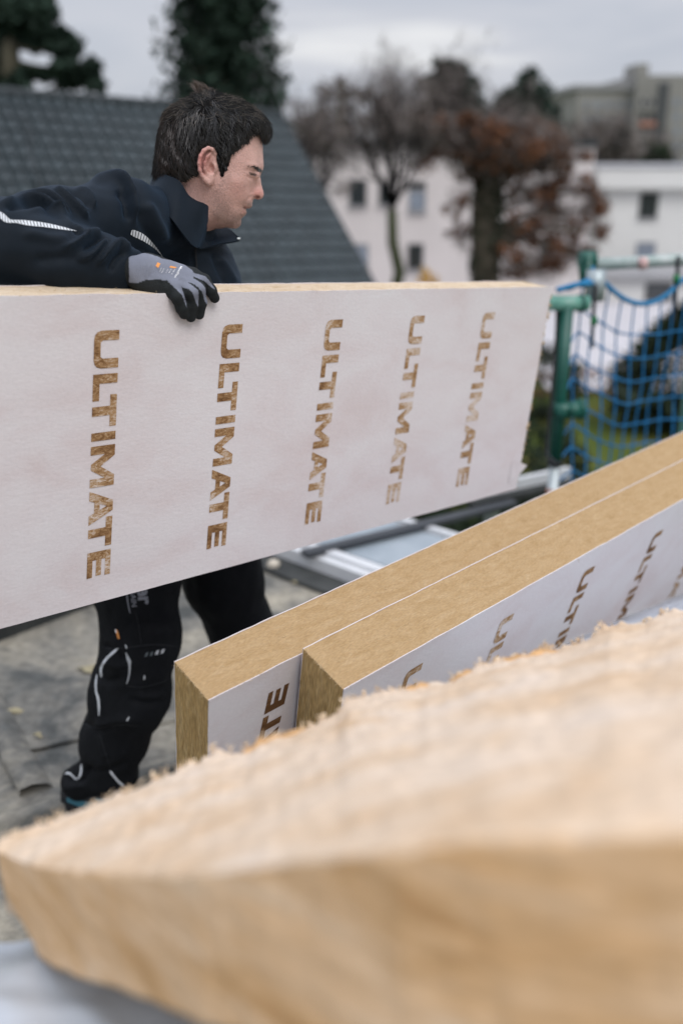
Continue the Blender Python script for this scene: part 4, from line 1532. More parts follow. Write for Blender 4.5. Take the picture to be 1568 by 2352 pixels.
def poly_sd(poly, x, z):
    """Signed distance (negative inside) to a closed polygon."""
    P = np.asarray(poly, float)
    Q = np.roll(P, -1, 0)
    d2 = np.full(x.shape, 1e9)
    ins = np.zeros(x.shape, bool)
    for a, b in zip(P, Q):
        e_ = b - a
        t = np.clip(((x - a[0]) * e_[0] + (z - a[1]) * e_[1]) / (e_ @ e_ + 1e-18), 0, 1)
        d2 = np.minimum(d2, (x - a[0] - t * e_[0]) ** 2 + (z - a[1] - t * e_[1]) ** 2)
        c = (a[1] > z) != (b[1] > z)
        with np.errstate(divide='ignore', invalid='ignore'):
            xi = a[0] + (z - a[1]) * e_[0] / (e_[1] if e_[1] != 0 else 1e-18)
        ins ^= c & (x < xi)
    d = np.sqrt(d2)
    return np.where(ins, -d, d)


def line_d(pts, Q):
    """Distance of picture points Q (n,2) to a polyline, and the parameter 0..1 along it."""
    pts = np.asarray(pts, float)
    seg = np.linalg.norm(np.diff(pts, axis=0), axis=1)
    cum = np.concatenate([[0], np.cumsum(seg)])
    best = np.full(len(Q), 1e9)
    par = np.zeros(len(Q))
    for i in range(len(pts) - 1):
        e_ = pts[i + 1] - pts[i]
        t = np.clip(((Q - pts[i]) @ e_) / (e_ @ e_ + 1e-12), 0, 1)
        d = np.linalg.norm(Q - pts[i] - t[:, None] * e_, axis=1)
        m = d < best
        best[m] = d[m]
        par[m] = (cum[i] + t[m] * seg[i]) / cum[-1]
    return best, par


def vnormals(V, F):
    n = np.cross(V[F[:, 2]] - V[F[:, 0]], V[F[:, 3]] - V[F[:, 1]])
    N_ = np.zeros_like(V)
    for k in range(4):
        np.add.at(N_, F[:, k], n)
    return N_ / (np.linalg.norm(N_, axis=1)[:, None] + 1e-12)


def relax(V, F, it=2, w=.5):
    for _ in range(it):
        A = np.zeros_like(V)
        c = np.zeros(len(V))
        for k in range(4):
            np.add.at(A, F[:, k], V[F[:, (k + 1) % 4]] + V[F[:, (k + 3) % 4]])
            np.add.at(c, F[:, k], 2)
        V = V + w * (A / c[:, None] - V)
    return V


def creases(V, F, lines, face=True):
    """Fold lines seen in the picture: (points, width px, height m) pushed along the normal of the side that faces the camera."""
    N_ = vnormals(V, F)
    Pj, _ = project(V)
    vis = np.clip(-(N_ @ ey) * 1.6 + .35, 0, 1) if face else np.ones(len(V))
    off = np.zeros(len(V))
    for pts, w_, h_ in lines:
        P_ = catmull(np.array(pts, float), 5)
        d, t = line_d(P_, Pj)
        off += h_ * np.exp(-(d / w_) ** 2) * np.clip(np.minimum(t, 1 - t) * 6 + .15, 0, 1)
    return V + N_ * (off * vis)[:, None]


def skin_tree(V, F):
    return BVHTree.FromPolygons([Vector(v) for v in V], [tuple(f) for f in F])


def hit(tree, px, py, lift=.0015):
    d = Vector(unit(ray(px, py)))
    l, n, i, dist = tree.ray_cast(Vector(CAM), d)
    if l is None:
        return None
    return np.array(l) - np.array(d) * lift


def band(name, tree, top, bot, n_, mat, parent, gap=.22, slant=0.0, lift=.0016, cells=3):
    """Row of reflective dashes between two picture curves laid on a surface."""
    T, B = resample(catmull(np.array(top, float), 6), n_ * 12 + 1), resample(catmull(np.array(bot, float), 6), n_ * 12 + 1)
    g = Geo()
    for k in range(n_):
        i0, i1 = k * 12, k * 12 + max(1, int(round(12 * (1 - gap))))
        us_ = np.linspace(i0, i1, cells)
        G = []
        for u in us_:
            row_ = []
            for v in np.linspace(0, 1, 4):
                q = np.array([np.interp(u + slant * v * 12, np.arange(len(T)), T[:, c]) for c in (0, 1)]) * (1 - v) + np.array([np.interp(u + slant * v * 12, np.arange(len(B)), B[:, c]) for c in (0, 1)]) * v
                row_.append(hit(tree, q[0], q[1], lift))
            G.append(row_)
        if all(p is not None for r_2 in G for p in r_2):
            g.grid(np.array(G))
    return g.build(name, mat, parent) if g.n else None


def stroke(name, tree, pts, w_, mat, parent, lift=.0018):
    """Piping of picture width w_ along a curve laid on a surface."""
    P_ = resample(catmull(np.array(pts, float), 8), 40)
    d = np.gradient(P_, axis=0)
    nrm_ = np.stack([-d[:, 1], d[:, 0]], 1) / np.linalg.norm(d, axis=1)[:, None]
    ww = w_ * np.clip(np.minimum(np.linspace(0, 1, 40), np.linspace(1, 0, 40)) * 8 + .35, 0, 1)[:, None] if np.ndim(w_) == 0 else np.interp(np.linspace(0, 1, 40), np.linspace(0, 1, len(w_)), w_)[:, None]
    g, run = Geo(), []
    for a, m_, b in zip(P_ + nrm_ * ww / 2, P_, P_ - nrm_ * ww / 2):
        h_ = [hit(tree, *a, lift), hit(tree, *m_, lift + .0006), hit(tree, *b, lift)]
        if any(q is None for q in h_):
            if len(run) > 1: g.grid(np.array(run))
            run = []
        else:
            run.append(h_)
    if len(run) > 1: g.grid(np.array(run))
    return g.build(name, mat, parent, True) if g.n else None


def text_on(name, tree, text, p0, du, dv, mat, parent, lift=.0014, bold=0.0):
    """Printed words laid on a surface: p0 picture point of the baseline start, du / dv picture vectors of one letter height along and across."""
    fc = bpy.data.curves.new('lettering', 'FONT')
    fc.body = text
    fc.offset = bold
    fc.resolution_u = 3
    fo = bpy.data.objects.new('lettering', fc)
    COL.objects.link(fo)
    dg = bpy.context.evaluated_depsgraph_get()
    me = fo.evaluated_get(dg).to_mesh()
    V = np.array([v.co for v in me.vertices])
    F = [list(f.vertices) for f in me.polygons]
    fo.evaluated_get(dg).to_mesh_clear()
    bpy.data.objects.remove(fo)
    out_, ok = [], []
    for v in V:
        q = np.array(p0, float) + np.array(du) * v[0] + np.array(dv) * v[1]
        h_ = hit(tree, q[0], q[1], lift)
        ok.append(h_ is not None)
        out_.append(h_ if h_ is not None else CAM)
    g = Geo()
    g.V = [np.array(out_)]
    g.C = [np.ones((len(out_), 3))]
    g.n = len(out_)
    for f in F:
        if all(ok[i] for i in f):
            g.F.setdefault(len(f), []).append(np.array([f]))
    return g.build(name, mat, parent) if g.F else None


# ------------------------------------------------------------------ materials
M['skin'] = rough_mat('skin', [(0.3, (0.88, 0.84, 0.83)), (0.7, (1.10, 1.06, 1.05))], scale=55, fine=(330, .10), rough=0.46, bump=.35, bscale=380, spec=0.35, attr=True, sss=.06)
M['hair'] = flat('hair', (1, 1, 1), 0.42, 0.15, 60, attr=True, spec=.42)
M['jacket'] = rough_mat('jacket', [(0.3, (0.0038, 0.0070, 0.0110)), (0.7, (0.0064, 0.0112, 0.0178))], scale=7, rough=0.7, bump=.12, bscale=520, spec=.16)
M['jacket'].node_tree.nodes['Principled BSDF'].inputs['Sheen Weight'].default_value = .11
M['jacket'].node_tree.nodes['Principled BSDF'].inputs['Sheen Tint'].default_value = (.25, .45, .75, 1)
M['collar_in'] = flat('collar_in', (0.006, 0.007, 0.009), .8, .2, 40)
M['trousers'] = rough_mat('trousers', [(0.3, (0.0040, 0.0048, 0.006)), (0.7, (0.0080, 0.0092, 0.0115))], scale=9, rough=0.8, bump=.2, bscale=420, spec=.18)
M['reflector'] = flat('reflector', (0.62, 0.65, 0.68), .5, .08, 60)
M['reflector_dim'] = flat('reflector_dim', (0.10, 0.12, 0.13), .5, .1, 60)
M['print_grey'] = flat('print_grey', (0.22, 0.23, 0.26), .7, .1, 60)
M['print_white'] = flat('print_white', (0.75, 0.76, 0.78), .7, .05, 60)
M['orange'] = flat('orange', (0.75, 0.30, 0.08), .7, .1, 60)
M['glove'] = rough_mat('glove', [(0.3, (0.92, 0.92, 0.92)), (0.7, (1.06, 1.06, 1.06))], scale=60, rough=0.75, bump=.35, bscale=700, spec=.3, attr=True)
M['shoe'] = flat('shoe', (0.016, 0.018, 0.020), .6, .2, 30, bump=.2)
M['shoe_teal'] = flat('shoe_teal', (0.035, 0.13, 0.17), .6, .15, 30, bump=.2)

man = thing('person', 'dark-haired man in navy jacket and black work trousers carrying a long white board', 'person', tuple(toW(Lc(300, 1800, .2))[:2]) + (0.0,))

# ------------------------------------------------------------------ head profile (close-up coordinates) and half widths in metres
FACE = [(1300, 690), (1312, 770), (1313, 850), (1317, 915), (1322, 975), (1317, 1015), (1303, 1050), (1288, 1085), (1290, 1120), (1298, 1170), (1310, 1220), (1324, 1265), (1322, 1300), (1306, 1328), (1270, 1338), (1228, 1334), (1206, 1342),
        (1204, 1372), (1200, 1400), (1193, 1420), (1178, 1430), (1148, 1436), (1132, 1446), (1140, 1468), (1141, 1490), (1126, 1508), (1100, 1522), (1086, 1545), (1084, 1580), (1076, 1615), (1050, 1642), (1010, 1650),
        (960, 1640), (880, 1640), (790, 1655), (720, 1700), (670, 1790), (640, 1900), (610, 2050),
        (250, 2050), (300, 1900), (340, 1700), (365, 1500), (372, 1350), (352, 1220), (320, 1120), (285, 1000), (262, 860), (262, 700), (300, 540), (400, 400), (540, 320), (720, 285), (900, 295), (1060, 350), (1180, 440), (1255, 560)]
INN = [(700, 700, 75), (500, 700, 73), (400, 850, 62), (400, 1000, 55), (560, 950, 73), (740, 960, 73), (900, 950, 70), (560, 450, 62), (760, 430, 62), (950, 480, 60), (900, 700, 73), (1050, 620, 60), (1150, 640, 49), (1220, 700, 38), (1060, 800, 65),
       (1180, 830, 50), (1250, 860, 36), (1285, 900, 24), (1180, 950, 52), (1240, 985, 41), (1285, 1000, 24), (1120, 1000, 59), (1060, 940, 66), (980, 900, 70),
       (1168, 1050, 50), (1205, 1058, 40), (1240, 1066, 27), (1262, 1080, 15), (1275, 1120, 9.5), (1262, 1120, 13), (1240, 1115, 23), (1200, 1110, 38), (1160, 1100, 49), (1110, 1090, 58), (1040, 1090, 65), (960, 1080, 69), (1100, 1180, 56), (1160, 1180, 42), (1200, 1180, 29), (1235, 1180, 16), (1268, 1180, 9.5),
       (1290, 1240, 9), (1260, 1240, 13.5), (1225, 1250, 18), (1195, 1240, 25), (1212, 1290, 18.5), (1245, 1285, 16.5), (1290, 1285, 10.5), (1190, 1310, 24), (1150, 1270, 40), (1175, 1350, 25), (1140, 1340, 36), (1190, 1390, 14), (1160, 1395, 23), (1110, 1400, 33), (1100, 1425, 29), (1125, 1480, 14),
       (1095, 1480, 26), (1060, 1400, 40), (1050, 1480, 36), (1070, 1570, 14), (1040, 1560, 25), (1000, 1560, 36), (1030, 1620, 15), (980, 1610, 26), (1000, 1350, 53), (1000, 1250, 61), (900, 1250, 68), (900, 1400, 60), (940, 1500, 48), (850, 1500, 57), (860, 1590, 42), (780, 1450, 62), (760, 1300, 66), (760, 1150, 71),
       (780, 1580, 47), (700, 1500, 60), (640, 1350, 62), (560, 1250, 60), (500, 1150, 58), (500, 1400, 58), (480, 1600, 52), (600, 1650, 46), (460, 1850, 42), (420, 1200, 45), (340, 800, 40), (420, 620, 56), (600, 1800, 34), (330, 650, 38)]
cpts = np.array([c1L(x, y)[[0, 2]] for x, y in FACE])
ipts = np.array([c1L(x, y)[[0, 2]] for x, y, w_ in INN])
iw = np.array([w_ for *_, w_ in INN]) * .001
cfine = resample(np.vstack([cpts, cpts[:1]]), 110)[:-1]
fw = tps(np.vstack([cfine, ipts]) * 10, np.concatenate([np.zeros(len(cfine)), iw ** 2 * 100]))
fpoly = catmull(np.vstack([cpts, cpts[:1]]), 3)[:-1]


def half_width(x, z):
    g_ = fw(x * 10, z * 10) / 100
    w_ = np.sqrt(np.maximum(g_, 0))
    sd_ = poly_sd(fpoly, x, z)
    # keep the sides rounded near the outline
    w_ = np.minimum(w_, np.sqrt(np.maximum(-sd_, 0) * .16) + .004)
    return np.where(sd_ < 0, np.maximum(w_, .0006), -sd_ * 2)


# ------------------------------------------------------------------ body (one surface, head to feet)
xlo, xhi = cpts[:, 0].min() - .008, cpts[:, 0].max() + .008
zlo_, zhi_ = c1L(500, 1800)[2], cpts[:, 1].max() + .008
fs = .0019
xs = np.concatenate([np.arange(-.78, xlo - .012, .016), np.arange(xlo, xhi, fs), np.arange(xhi + .012, .42, .016)])
ys = np.concatenate([np.arange(-.52, -.110, .016), np.arange(-.102, .102, fs * 1.1), np.arange(.112, .74, .016)])
zs = np.concatenate([np.arange(-1.70, zlo_ - .012, .018), np.arange(zlo_, zhi_, fs), np.array([zhi_ + .02])])
B = Field(xs, ys, zs)
NB, CH, PV = Lc(400, 560, .03), Lc(398, 680, .07), Lc(335, 960, .19)
RS, LS = Lc(285, 510, -.13), Lc(455, 660, .20)
EL, WR = Ld(-105, 540, 1.56), Ld(338, 637, 1.735)
B.chain([NB, CH, PV], [.058, .105, .13], .03)
B.chain([NB, RS, EL, WR], [.05, .045, .034, .024], .03)
B.add(B.cone(WR, Ld(420, 660, 1.70), .028, .03), .02)
LEL, LWR = Lc(560, 900, .33), Lc(640, 1180, .10)
B.chain([NB, LS, LEL, LWR], [.05, .05, .038, .028], .03)
RL = [Lc(318, 1060, .14), Lc(325, 1480, .11), Lc(296, 1600, .12), Lc(240, 1800, .15)]
LL = [Lc(480, 1130, .28), Lc(512, 1330, .33), Lc(552, 1440, .36), Lc(575, 1560, .43), Lc(560, 1700, .52)]
B.chain([PV] + RL, [.12, .08, .06, .055, .042], .03)
B.chain([PV] + LL, [.12, .075, .065, .055, .05, .04], .03)
RF0, RF1 = Lc(195, 1838, .16), Lc(318, 1835, .10)
B.add(B.cone(RF0, RF0 + (RF1 - RF0) * .75 + np.array([0, 0, .012]), .028, .022), .015)
LF0 = LL[-1] + np.array([0, 0, -.06])
B.add(B.cone(LF0, LF0 + np.array([.14, -.03, -.005]), .028, .022), .015)
ix = np.nonzero((xs >= xlo - .001) & (xs <= xhi + .001))[0]
iy = np.nonzero((ys >= -.1025) & (ys <= .1025))[0]
iz = np.nonzero((zs >= c1L(500, 2020)[2]) & (zs <= zhi_ + .001))[0]
sl_ = (slice(ix[0], ix[-1] + 1), slice(iy[0], iy[-1] + 1), slice(iz[0], iz[-1] + 1))
Hf = Field(xs[ix], ys[iy], zs[iz])
gx, gz = np.meshgrid(xs[ix], zs[iz], indexing='ij')
hwid = half_width(gx, gz)
gr = np.gradient(hwid, xs[ix], zs[iz])
nrmz = np.sqrt(1 + np.clip(gr[0], -6, 6) ** 2 + np.clip(gr[1], -6, 6) ** 2)
Hf.phi = ((np.abs(Hf.Y) - hwid[:, None, :]) / nrmz[:, None, :]).astype(np.float32)
# ears: helix, antihelix, lobe, tragus around a hollow
for sg in (-1, 1):
    def E3(cx, cy, out_):
        p = c1L(cx, cy)
        return np.array([p[0], sg * out_ * .001, p[2]])
    hel = [(800, 905, 76), (806, 850, 79), (780, 808, 83), (735, 796, 87), (688, 822, 90), (655, 880, 92), (642, 950, 92), (648, 1020, 90), (670, 1075, 86), (700, 1120, 82), (730, 1145, 79)]
    Hf.add(Hf.ell(E3(722, 960, 76), (.0155, .007, .029)), .006)
    Hf.sub(Hf.ell(E3(735, 955, 86), (.0105, .0085, .017)), .004)
    hp_ = [E3(*q) for q in hel]
    Hf.chain(hp_, [.0030, .0032, .0034, .0034, .0034, .0034, .0033, .0033, .0036, .0042, .0046], .003)
    an_ = [E3(755, 850, 82), E3(722, 890, 84.5), E3(700, 950, 85.5), E3(700, 1010, 84.5), E3(720, 1060, 82)]
    Hf.chain(an_, [.0022, .0028, .003, .0028, .0024], .0035)
    Hf.add(Hf.ell(E3(738, 1125, 77), (.0085, .0045, .0100)), .005)
    Hf.add(Hf.ell(E3(800, 990, 75), (.0050, .0055, .0085)), .005)
    Hf.sub(Hf.ell(E3(762, 1005, 80), (.0058, .0085, .0085)), .003)
    # nostril, corner of the eye, mouth slit
    Hf.sub(Hf.ell(c1L(1246, 1316) + np.array([0, sg * .0108, 0]), (.0056, .0052, .0042)), .0025)
    Hf.sub(Hf.cone(E3(1108, 1421, 29), E3(1165, 1432, 19), .0012, .0022), .0025)
    Hf.sub(Hf.cone(E3(1165, 1432, 19), E3(1195, 1436, 4), .0022, .0030), .0025)
    # eyeball and lids
    Hf.add(Hf.ell(E3(1212, 1064, 26.5), (.0118, .0125, .0115)), .004)
h_ = np.maximum(.03 - np.abs(B.phi[sl_] - Hf.phi), 0) / .03
# blend only near the neck
low = (Hf.Z < c1L(500, 1500)[2])
sub_ = np.where(low, np.minimum(B.phi[sl_], Hf.phi) - h_ * h_ * .03 * .25, Hf.phi)
B.phi[sl_] = np.minimum(B.phi[sl_], sub_) if False else np.where(low, sub_, np.minimum(Hf.phi, B.phi[sl_]))
V, F = B.mesh()
V = toW(V)
V = relax(V, F, 1, .35)


def cl1(*q):
    return [c1(*p) for p in q]


V = creases(V, F, [
    (cl1((1196, 1240), (1184, 1285), (1196, 1325)), 3.0, -.0014),          # round the wing of the nose
    (cl1((1188, 1300), (1150, 1350), (1118, 1395), (1095, 1430)), 4.0, -.0022),   # fold from nose to mouth
    (cl1((1150, 1370), (1120, 1345), (1140, 1310)), 7, .0006),
    (cl1((1110, 1010), (1160, 1022), (1215, 1036), (1262, 1058)), 3.0, -.0007),   # crease above the lid
    (cl1((1145, 1085), (1185, 1112), (1225, 1118)), 3.5, -.0018),          # under the eye
    (cl1((1150, 965), (1220, 975), (1280, 1005)), 6.0, .0018),             # brow
    (cl1((1090, 1450), (1075, 1490), (1085, 1530)), 4.0, -.0010),
    (cl1((1180, 1415), (1150, 1416), (1120, 1414)), 2.5, .0010),           # upper lip
    (cl1((1130, 1480), (1115, 1468), (1104, 1452)), 3.0, .0010),
    (cl1((900, 1560), (820, 1490), (770, 1390), (760, 1290)), 9, .0012),   # jaw
    (cl1((960, 1110), (1040, 1140), (1100, 1150)), 12, .0014),             # cheekbone
])
N_ = vnormals(V, F)
Pj, _ = project(V)
C3 = np.tile(np.array([0.62, 0.395, 0.345]), (len(V), 1))
Q1 = np.stack([(Pj[:, 0] / .9406 - 340) * 4.3556, (Pj[:, 1] / .9406 - 180) * 4.3556], 1)


def dab(c, rad, rgb, amt):
    """Skin pigment and painted shade round a close-up point."""
    global C3
    d2_ = ((Q1[:, 0] - c[0]) / rad[0]) ** 2 + ((Q1[:, 1] - c[1]) / rad[1]) ** 2
    a_ = (amt * np.exp(-d2_))[:, None]
    C3 = C3 * (1 - a_) + np.array(rgb) * a_


def dline(pts, w_, rgb, amt):
    global C3
    d, _t = line_d(catmull(np.array(pts, float), 4), Q1)
    a_ = (amt * np.exp(-(d / w_) ** 2))[:, None]
    C3 = C3 * (1 - a_) + np.array(rgb) * a_


dab((690, 900), (75, 120), (.52, .19, .17), .60)
dab((650, 950), (30, 140), (.52, .16, .15), .45)
dab((1270, 1270), (70, 55), (.52, .20, .17), .55)
dab((1050, 1230), (120, 110), (.60, .32, .28), .40)
dab((1250, 800), (90, 160), (.63, .42, .36), .5)
dab((1000, 1560), (150, 75), (.20, .145, .125), .58)  # this and the next: jaw stubble, deepened to paint in the jaw's shade
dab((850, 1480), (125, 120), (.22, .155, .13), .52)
dab((1165, 1385), (32, 26), (.22, .15, .13), .55)
dab((930, 1130), (60, 90), (.30, .20, .165), .28)
dab((1060, 1620), (40, 35), (.42, .27, .23), .3)
dab((740, 1330), (90, 120), (.30, .19, .16), .40)  # shade on the neck behind the jaw painted in, with some stubble
dline([(1195, 1424), (1160, 1424), (1120, 1420)], 9, (.36, .14, .12), .7)
dline([(1138, 1480), (1122, 1478), (1108, 1462)], 13, (.40, .17, .14), .7)
dline([(1110, 1424), (1150, 1438), (1185, 1440)], 7, (.08, .03, .03), .85)  # dark of the slit between the lips painted in
dline([(1235, 1000), (1275, 1020), (1302, 1042)], 15, (.045, .035, .03), .8)
dline([(1176, 1052), (1205, 1063), (1243, 1076)], 8.5, (.040, .027, .025), .93)
dline([(1150, 1072), (1190, 1098), (1235, 1108)], 9, (.42, .23, .20), .45)
dline([(1120, 1020), (1170, 1028), (1230, 1040)], 12, (.30, .17, .14), .4)
dab((1222, 1068), (24, 10), (.030, .021, .020), .95)
dab((1262, 1312), (24, 14), (.10, .03, .025), .85)  # dark of the nostril hole painted in
dline([(735, 880), (705, 940), (715, 1010), (745, 1040)], 10, (.33, .12, .10), .5)
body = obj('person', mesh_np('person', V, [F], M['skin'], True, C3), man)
body.name = 'body'
body.data.name = 'body'

# stubble and eyebrow hairs
r = np.random.default_rng(8)
skin_bvh = skin_tree(V, F)


def hairs(g, rootpx, dirpx, L, wd, col, r, lift=.0004, curl=.2, seg=3, tree=None):
    """One short hair lying on a surface, drawn from a picture point in a picture direction (both in picture px)."""
    tree = tree or skin_bvh
    pts = []
    for t in np.linspace(0, 1, seg + 1):
        q = np.array(rootpx) + np.array(dirpx) * L * t + curl * L * t * t * np.array([-dirpx[1], dirpx[0]])
        h = hit(tree, q[0], q[1], lift + lift * 2 * t)
        if h is None:
            return
        if pts and np.linalg.norm(h - pts[-1]) > .02:
            return
        pts.append(h)
    pts = np.array(pts)
    s_ = np.gradient(pts, axis=0)
    e_ = np.cross(s_, ey)
    e_ /= np.linalg.norm(e_, axis=1)[:, None] + 1e-12
    ww = wd * np.linspace(1, .25, seg + 1)[:, None]
    g.grid(np.stack([pts - e_ * ww, pts + e_ * ww], 1), np.asarray(col))


g = Geo()
for k in range(150):
    t = r.uniform() ** .4
    P_ = np.array([np.interp(t, [0, .25, .5, .75, 1], q) for q in ((1150, 1195, 1240, 1275, 1300), (988, 982, 990, 1012, 1040))]) + r.normal(size=2) * (9, 7)
    hairs(g, c1(*P_), unit((-.75 - .3 * r.uniform(), .25 + .35 * t)), r.uniform(3, 6), .00035, (.03, .024, .02), r)
for k in range(40):
    t = r.uniform()
    P_ = np.array([np.interp(t, [0, 1], q) for q in ((1172, 1240), (1060, 1080))])
    hairs(g, c1(*P_), unit((.35, .9)), r.uniform(1.5, 3.5), .0003, (.02, .016, .015), r)
g.build('eyebrow', M['hair'], man, col=True)
g = Geo()
JAW = [(905, 1110), (960, 1130), (940, 1260), (1010, 1400), (1085, 1430), (1110, 1530), (1080, 1640), (960, 1638), (800, 1600), (770, 1480), (740, 1330), (800, 1200), (860, 1120)]
LIP = [(1120, 1405), (1150, 1360), (1195, 1350), (1198, 1410)]
nj = 0
while nj < 1500:
    P_ = np.array([r.uniform(740, 1200), r.uniform(1110, 1640)])
    if min(poly_sd(JAW, P_[:1], P_[1:])[0], poly_sd(LIP, P_[:1], P_[1:])[0]) > r.uniform(-60, 12):
        continue
    nj += 1
    hairs(g, c1(*P_), unit((.25 + r.normal() * .3, 1)), r.uniform(.9, 2.0), .00016, np.array((.050, .042, .038)) * r.uniform(.5, 1.8), r, seg=2)
tag(g.build('stubble', M['hair'], man, col=True), kind='stuff')

# ------------------------------------------------------------------ hair
HAIR = [(165, 1068), (172, 980), (172, 900), (188, 780), (212, 680), (228, 580), (245, 500), (285, 415), (350, 350), (430, 305), (520, 268), (590, 232), (690, 205), (780, 190), (860, 205), (950, 245), (1060, 280), (1150, 330), (1250, 400), (1330, 480), (1392, 570),
        (1402, 630), (1385, 690), (1340, 742), (1322, 725), (1312, 672), (1265, 646), (1222, 648), (1172, 696), (1118, 752), (1066, 796), (1016, 836), (972, 890), (944, 950), (924, 1030), (898, 1092), (872, 1088), (850, 1010), (826, 950), (806, 895), (800, 840), (770, 792), (728, 780), (680, 800),
        (640, 870), (624, 960), (640, 1058), (585, 1095), (530, 1110), (480, 1148), (440, 1135), (400, 1090), (330, 1050), (250, 1030), (200, 1068)]
hp = np.array([c1L(x, y)[[0, 2]] for x, y in HAIR])
hp = catmull(np.vstack([hp, hp[:1]]), 3)[:-1]
HOUT = [(165, 1068), (172, 900), (188, 780), (212, 680), (228, 580), (245, 500), (285, 415), (350, 350), (430, 305), (520, 268), (590, 232), (690, 205), (780, 190), (860, 205), (950, 245), (1060, 280), (1150, 330), (1250, 400), (1330, 480), (1392, 570), (1402, 630), (1385, 690), (1340, 742)]
HIN = [(700, 700, 87), (480, 700, 84), (400, 850, 75), (300, 850, 58), (300, 1000, 56), (400, 1050, 66), (560, 1000, 83), (740, 800, 86), (900, 950, 78), (930, 1060, 72), (560, 450, 76), (760, 420, 76), (950, 480, 75), (900, 700, 84), (1050, 620, 73), (1150, 640, 64), (1240, 640, 52), (1330, 640, 32), (1060, 800, 74),
       (1250, 520, 52), (350, 600, 58), (480, 1120, 66), (270, 700, 48), (660, 300, 52), (860, 300, 52), (1040, 380, 54), (1360, 620, 22), (230, 900, 38)]
ho = resample(catmull(np.array([c1L(x, y)[[0, 2]] for x, y in HOUT]), 4), 60)
hi_ = np.array([c1L(x, y)[[0, 2]] for x, y, w_ in HIN])
hf_ = tps(np.vstack([ho, hi_]) * 10, np.concatenate([np.zeros(len(ho)), (np.array([w_ for *_, w_ in HIN]) * .001) ** 2 * 100]))
hx0, hx1, hz0, hz1 = hp[:, 0].min() - .01, hp[:, 0].max() + .01, hp[:, 1].min() - .01, hp[:, 1].max() + .01
fh = .0022
HX, HY, HZ = np.arange(hx0, hx1, fh), np.arange(-.104, .104, fh), np.arange(hz0, hz1, fh)
hxg, hzg = np.meshgrid(HX, HZ, indexing='ij')
sd_ = poly_sd(hp, hxg, hzg)
whair = np.sqrt(np.maximum(hf_(hxg * 10, hzg * 10) / 100, 0))
whair = np.minimum(whair, np.sqrt(np.maximum(-poly_sd(np.vstack([ho, [[hx1 - .01, hz0 - .1], [hx0 + .01, hz0 - .1]]]), hxg, hzg), 0) * .17) + .002)
whead = np.maximum(half_width(hxg, hzg), 0)
# thin out towards the hairline
edge_in = np.clip(-sd_ / .013, 0, 1)
low_edge = (hzg < c1L(0, 640)[2] + (hxg - c1L(1225, 0)[0]) * -.0)
blend = np.where(hzg < c1L(0, 600)[2], edge_in ** .7, 1)
whair = np.where(whead > 0, np.minimum(whair, whead + .0012 + (whair - whead) * blend), whair)
strip = .0020 * np.sin(hxg * 190 + 2.4 * np.sin(hzg * 45) + hzg * 60) + .0012 * np.sin(hxg * 420 + 3 * np.sin(hzg * 60) + hzg * 120) + .0010 * np.sin(hxg * 730 - hzg * 260)
sdn = sd_ + .0022 * np.sin(hxg * 300 + 40 * hzg) + .0013 * np.sin(hzg * 610 + 70 * hxg)
Hh = Field(HX, HY, HZ)
gr = np.gradient(whair, HX, HZ)
nz_ = np.sqrt(1 + np.clip(gr[0], -6, 6) ** 2 + np.clip(gr[1], -6, 6) ** 2)
ph = (np.abs(Hh.Y) - (whair + strip * edge_in)[:, None, :]) / nz_[:, None, :]
Hh.phi = np.maximum(ph, sdn[:, None, :]).astype(np.float32)
HV, HF = Hh.mesh()
HV = relax(toW(HV), HF, 1, .4)
hcol = np.tile(np.array([.0065, .006, .006]), (len(HV), 1))
M['hair_base'] = flat('hair_base', (1, 1, 1), 0.9, 0.15, 60, attr=True, spec=.05)
hair = obj('hair', mesh_np('hair', HV, [HF], M['hair_base'], True, hcol), man)
hb_ = skin_tree(HV, HF)
hN = vnormals(HV, HF)
HPj, _ = project(HV)
HQ = np.stack([(HPj[:, 0] / .9406 - 340) * 4.3556, (HPj[:, 1] / .9406 - 180) * 4.3556], 1)
GUI = np.array([(250, 600, -.15, 1), (220, 900, -.08, 1), (350, 900, .12, 1), (500, 1000, .45, 1), (560, 1060, .7, .6), (450, 600, -.05, 1), (600, 800, .25, 1), (600, 500, .05, 1), (750, 650, .35, .9), (850, 850, .45, .85), (800, 400, .55, .75), (950, 600, .5, .9), (1000, 350, .85, .4),
                (1100, 500, .65, .8), (1200, 450, .8, .55), (1300, 550, .55, .8), (1370, 650, -.1, 1), (1120, 700, .25, .95), (1000, 820, .1, 1), (930, 1020, -.1, 1), (480, 330, -.8, .55), (350, 420, -.65, .75), (900, 1050, -.1, 1), (640, 260, -.5, -.6), (700, 230, -.1, -.4), (300, 1000, 0, 1)], float)


def flow(q):
    d2_ = ((q[None] - GUI[:, :2]) ** 2).sum(1) + 900
    w_ = 1 / d2_ ** 1.4
    v = (GUI[:, 2:] * w_[:, None]).sum(0)
    return v / np.linalg.norm(v)


r = np.random.default_rng(17)
cand = np.nonzero((hN @ ey < .35))[0]
hsd = -poly_sd(np.array(HAIR, float), HQ[:, 0], HQ[:, 1]) * .000184      # metres to the outline of the hair
free = np.where((HQ[:, 1] > 560) & (HQ[:, 0] > 400), np.clip(hsd * 1.0 + .004, .004, .05), .05)
free = np.where((HQ[:, 0] > 1130) & (HQ[:, 1] < 720), np.maximum(free, .009), free)
g = Geo()


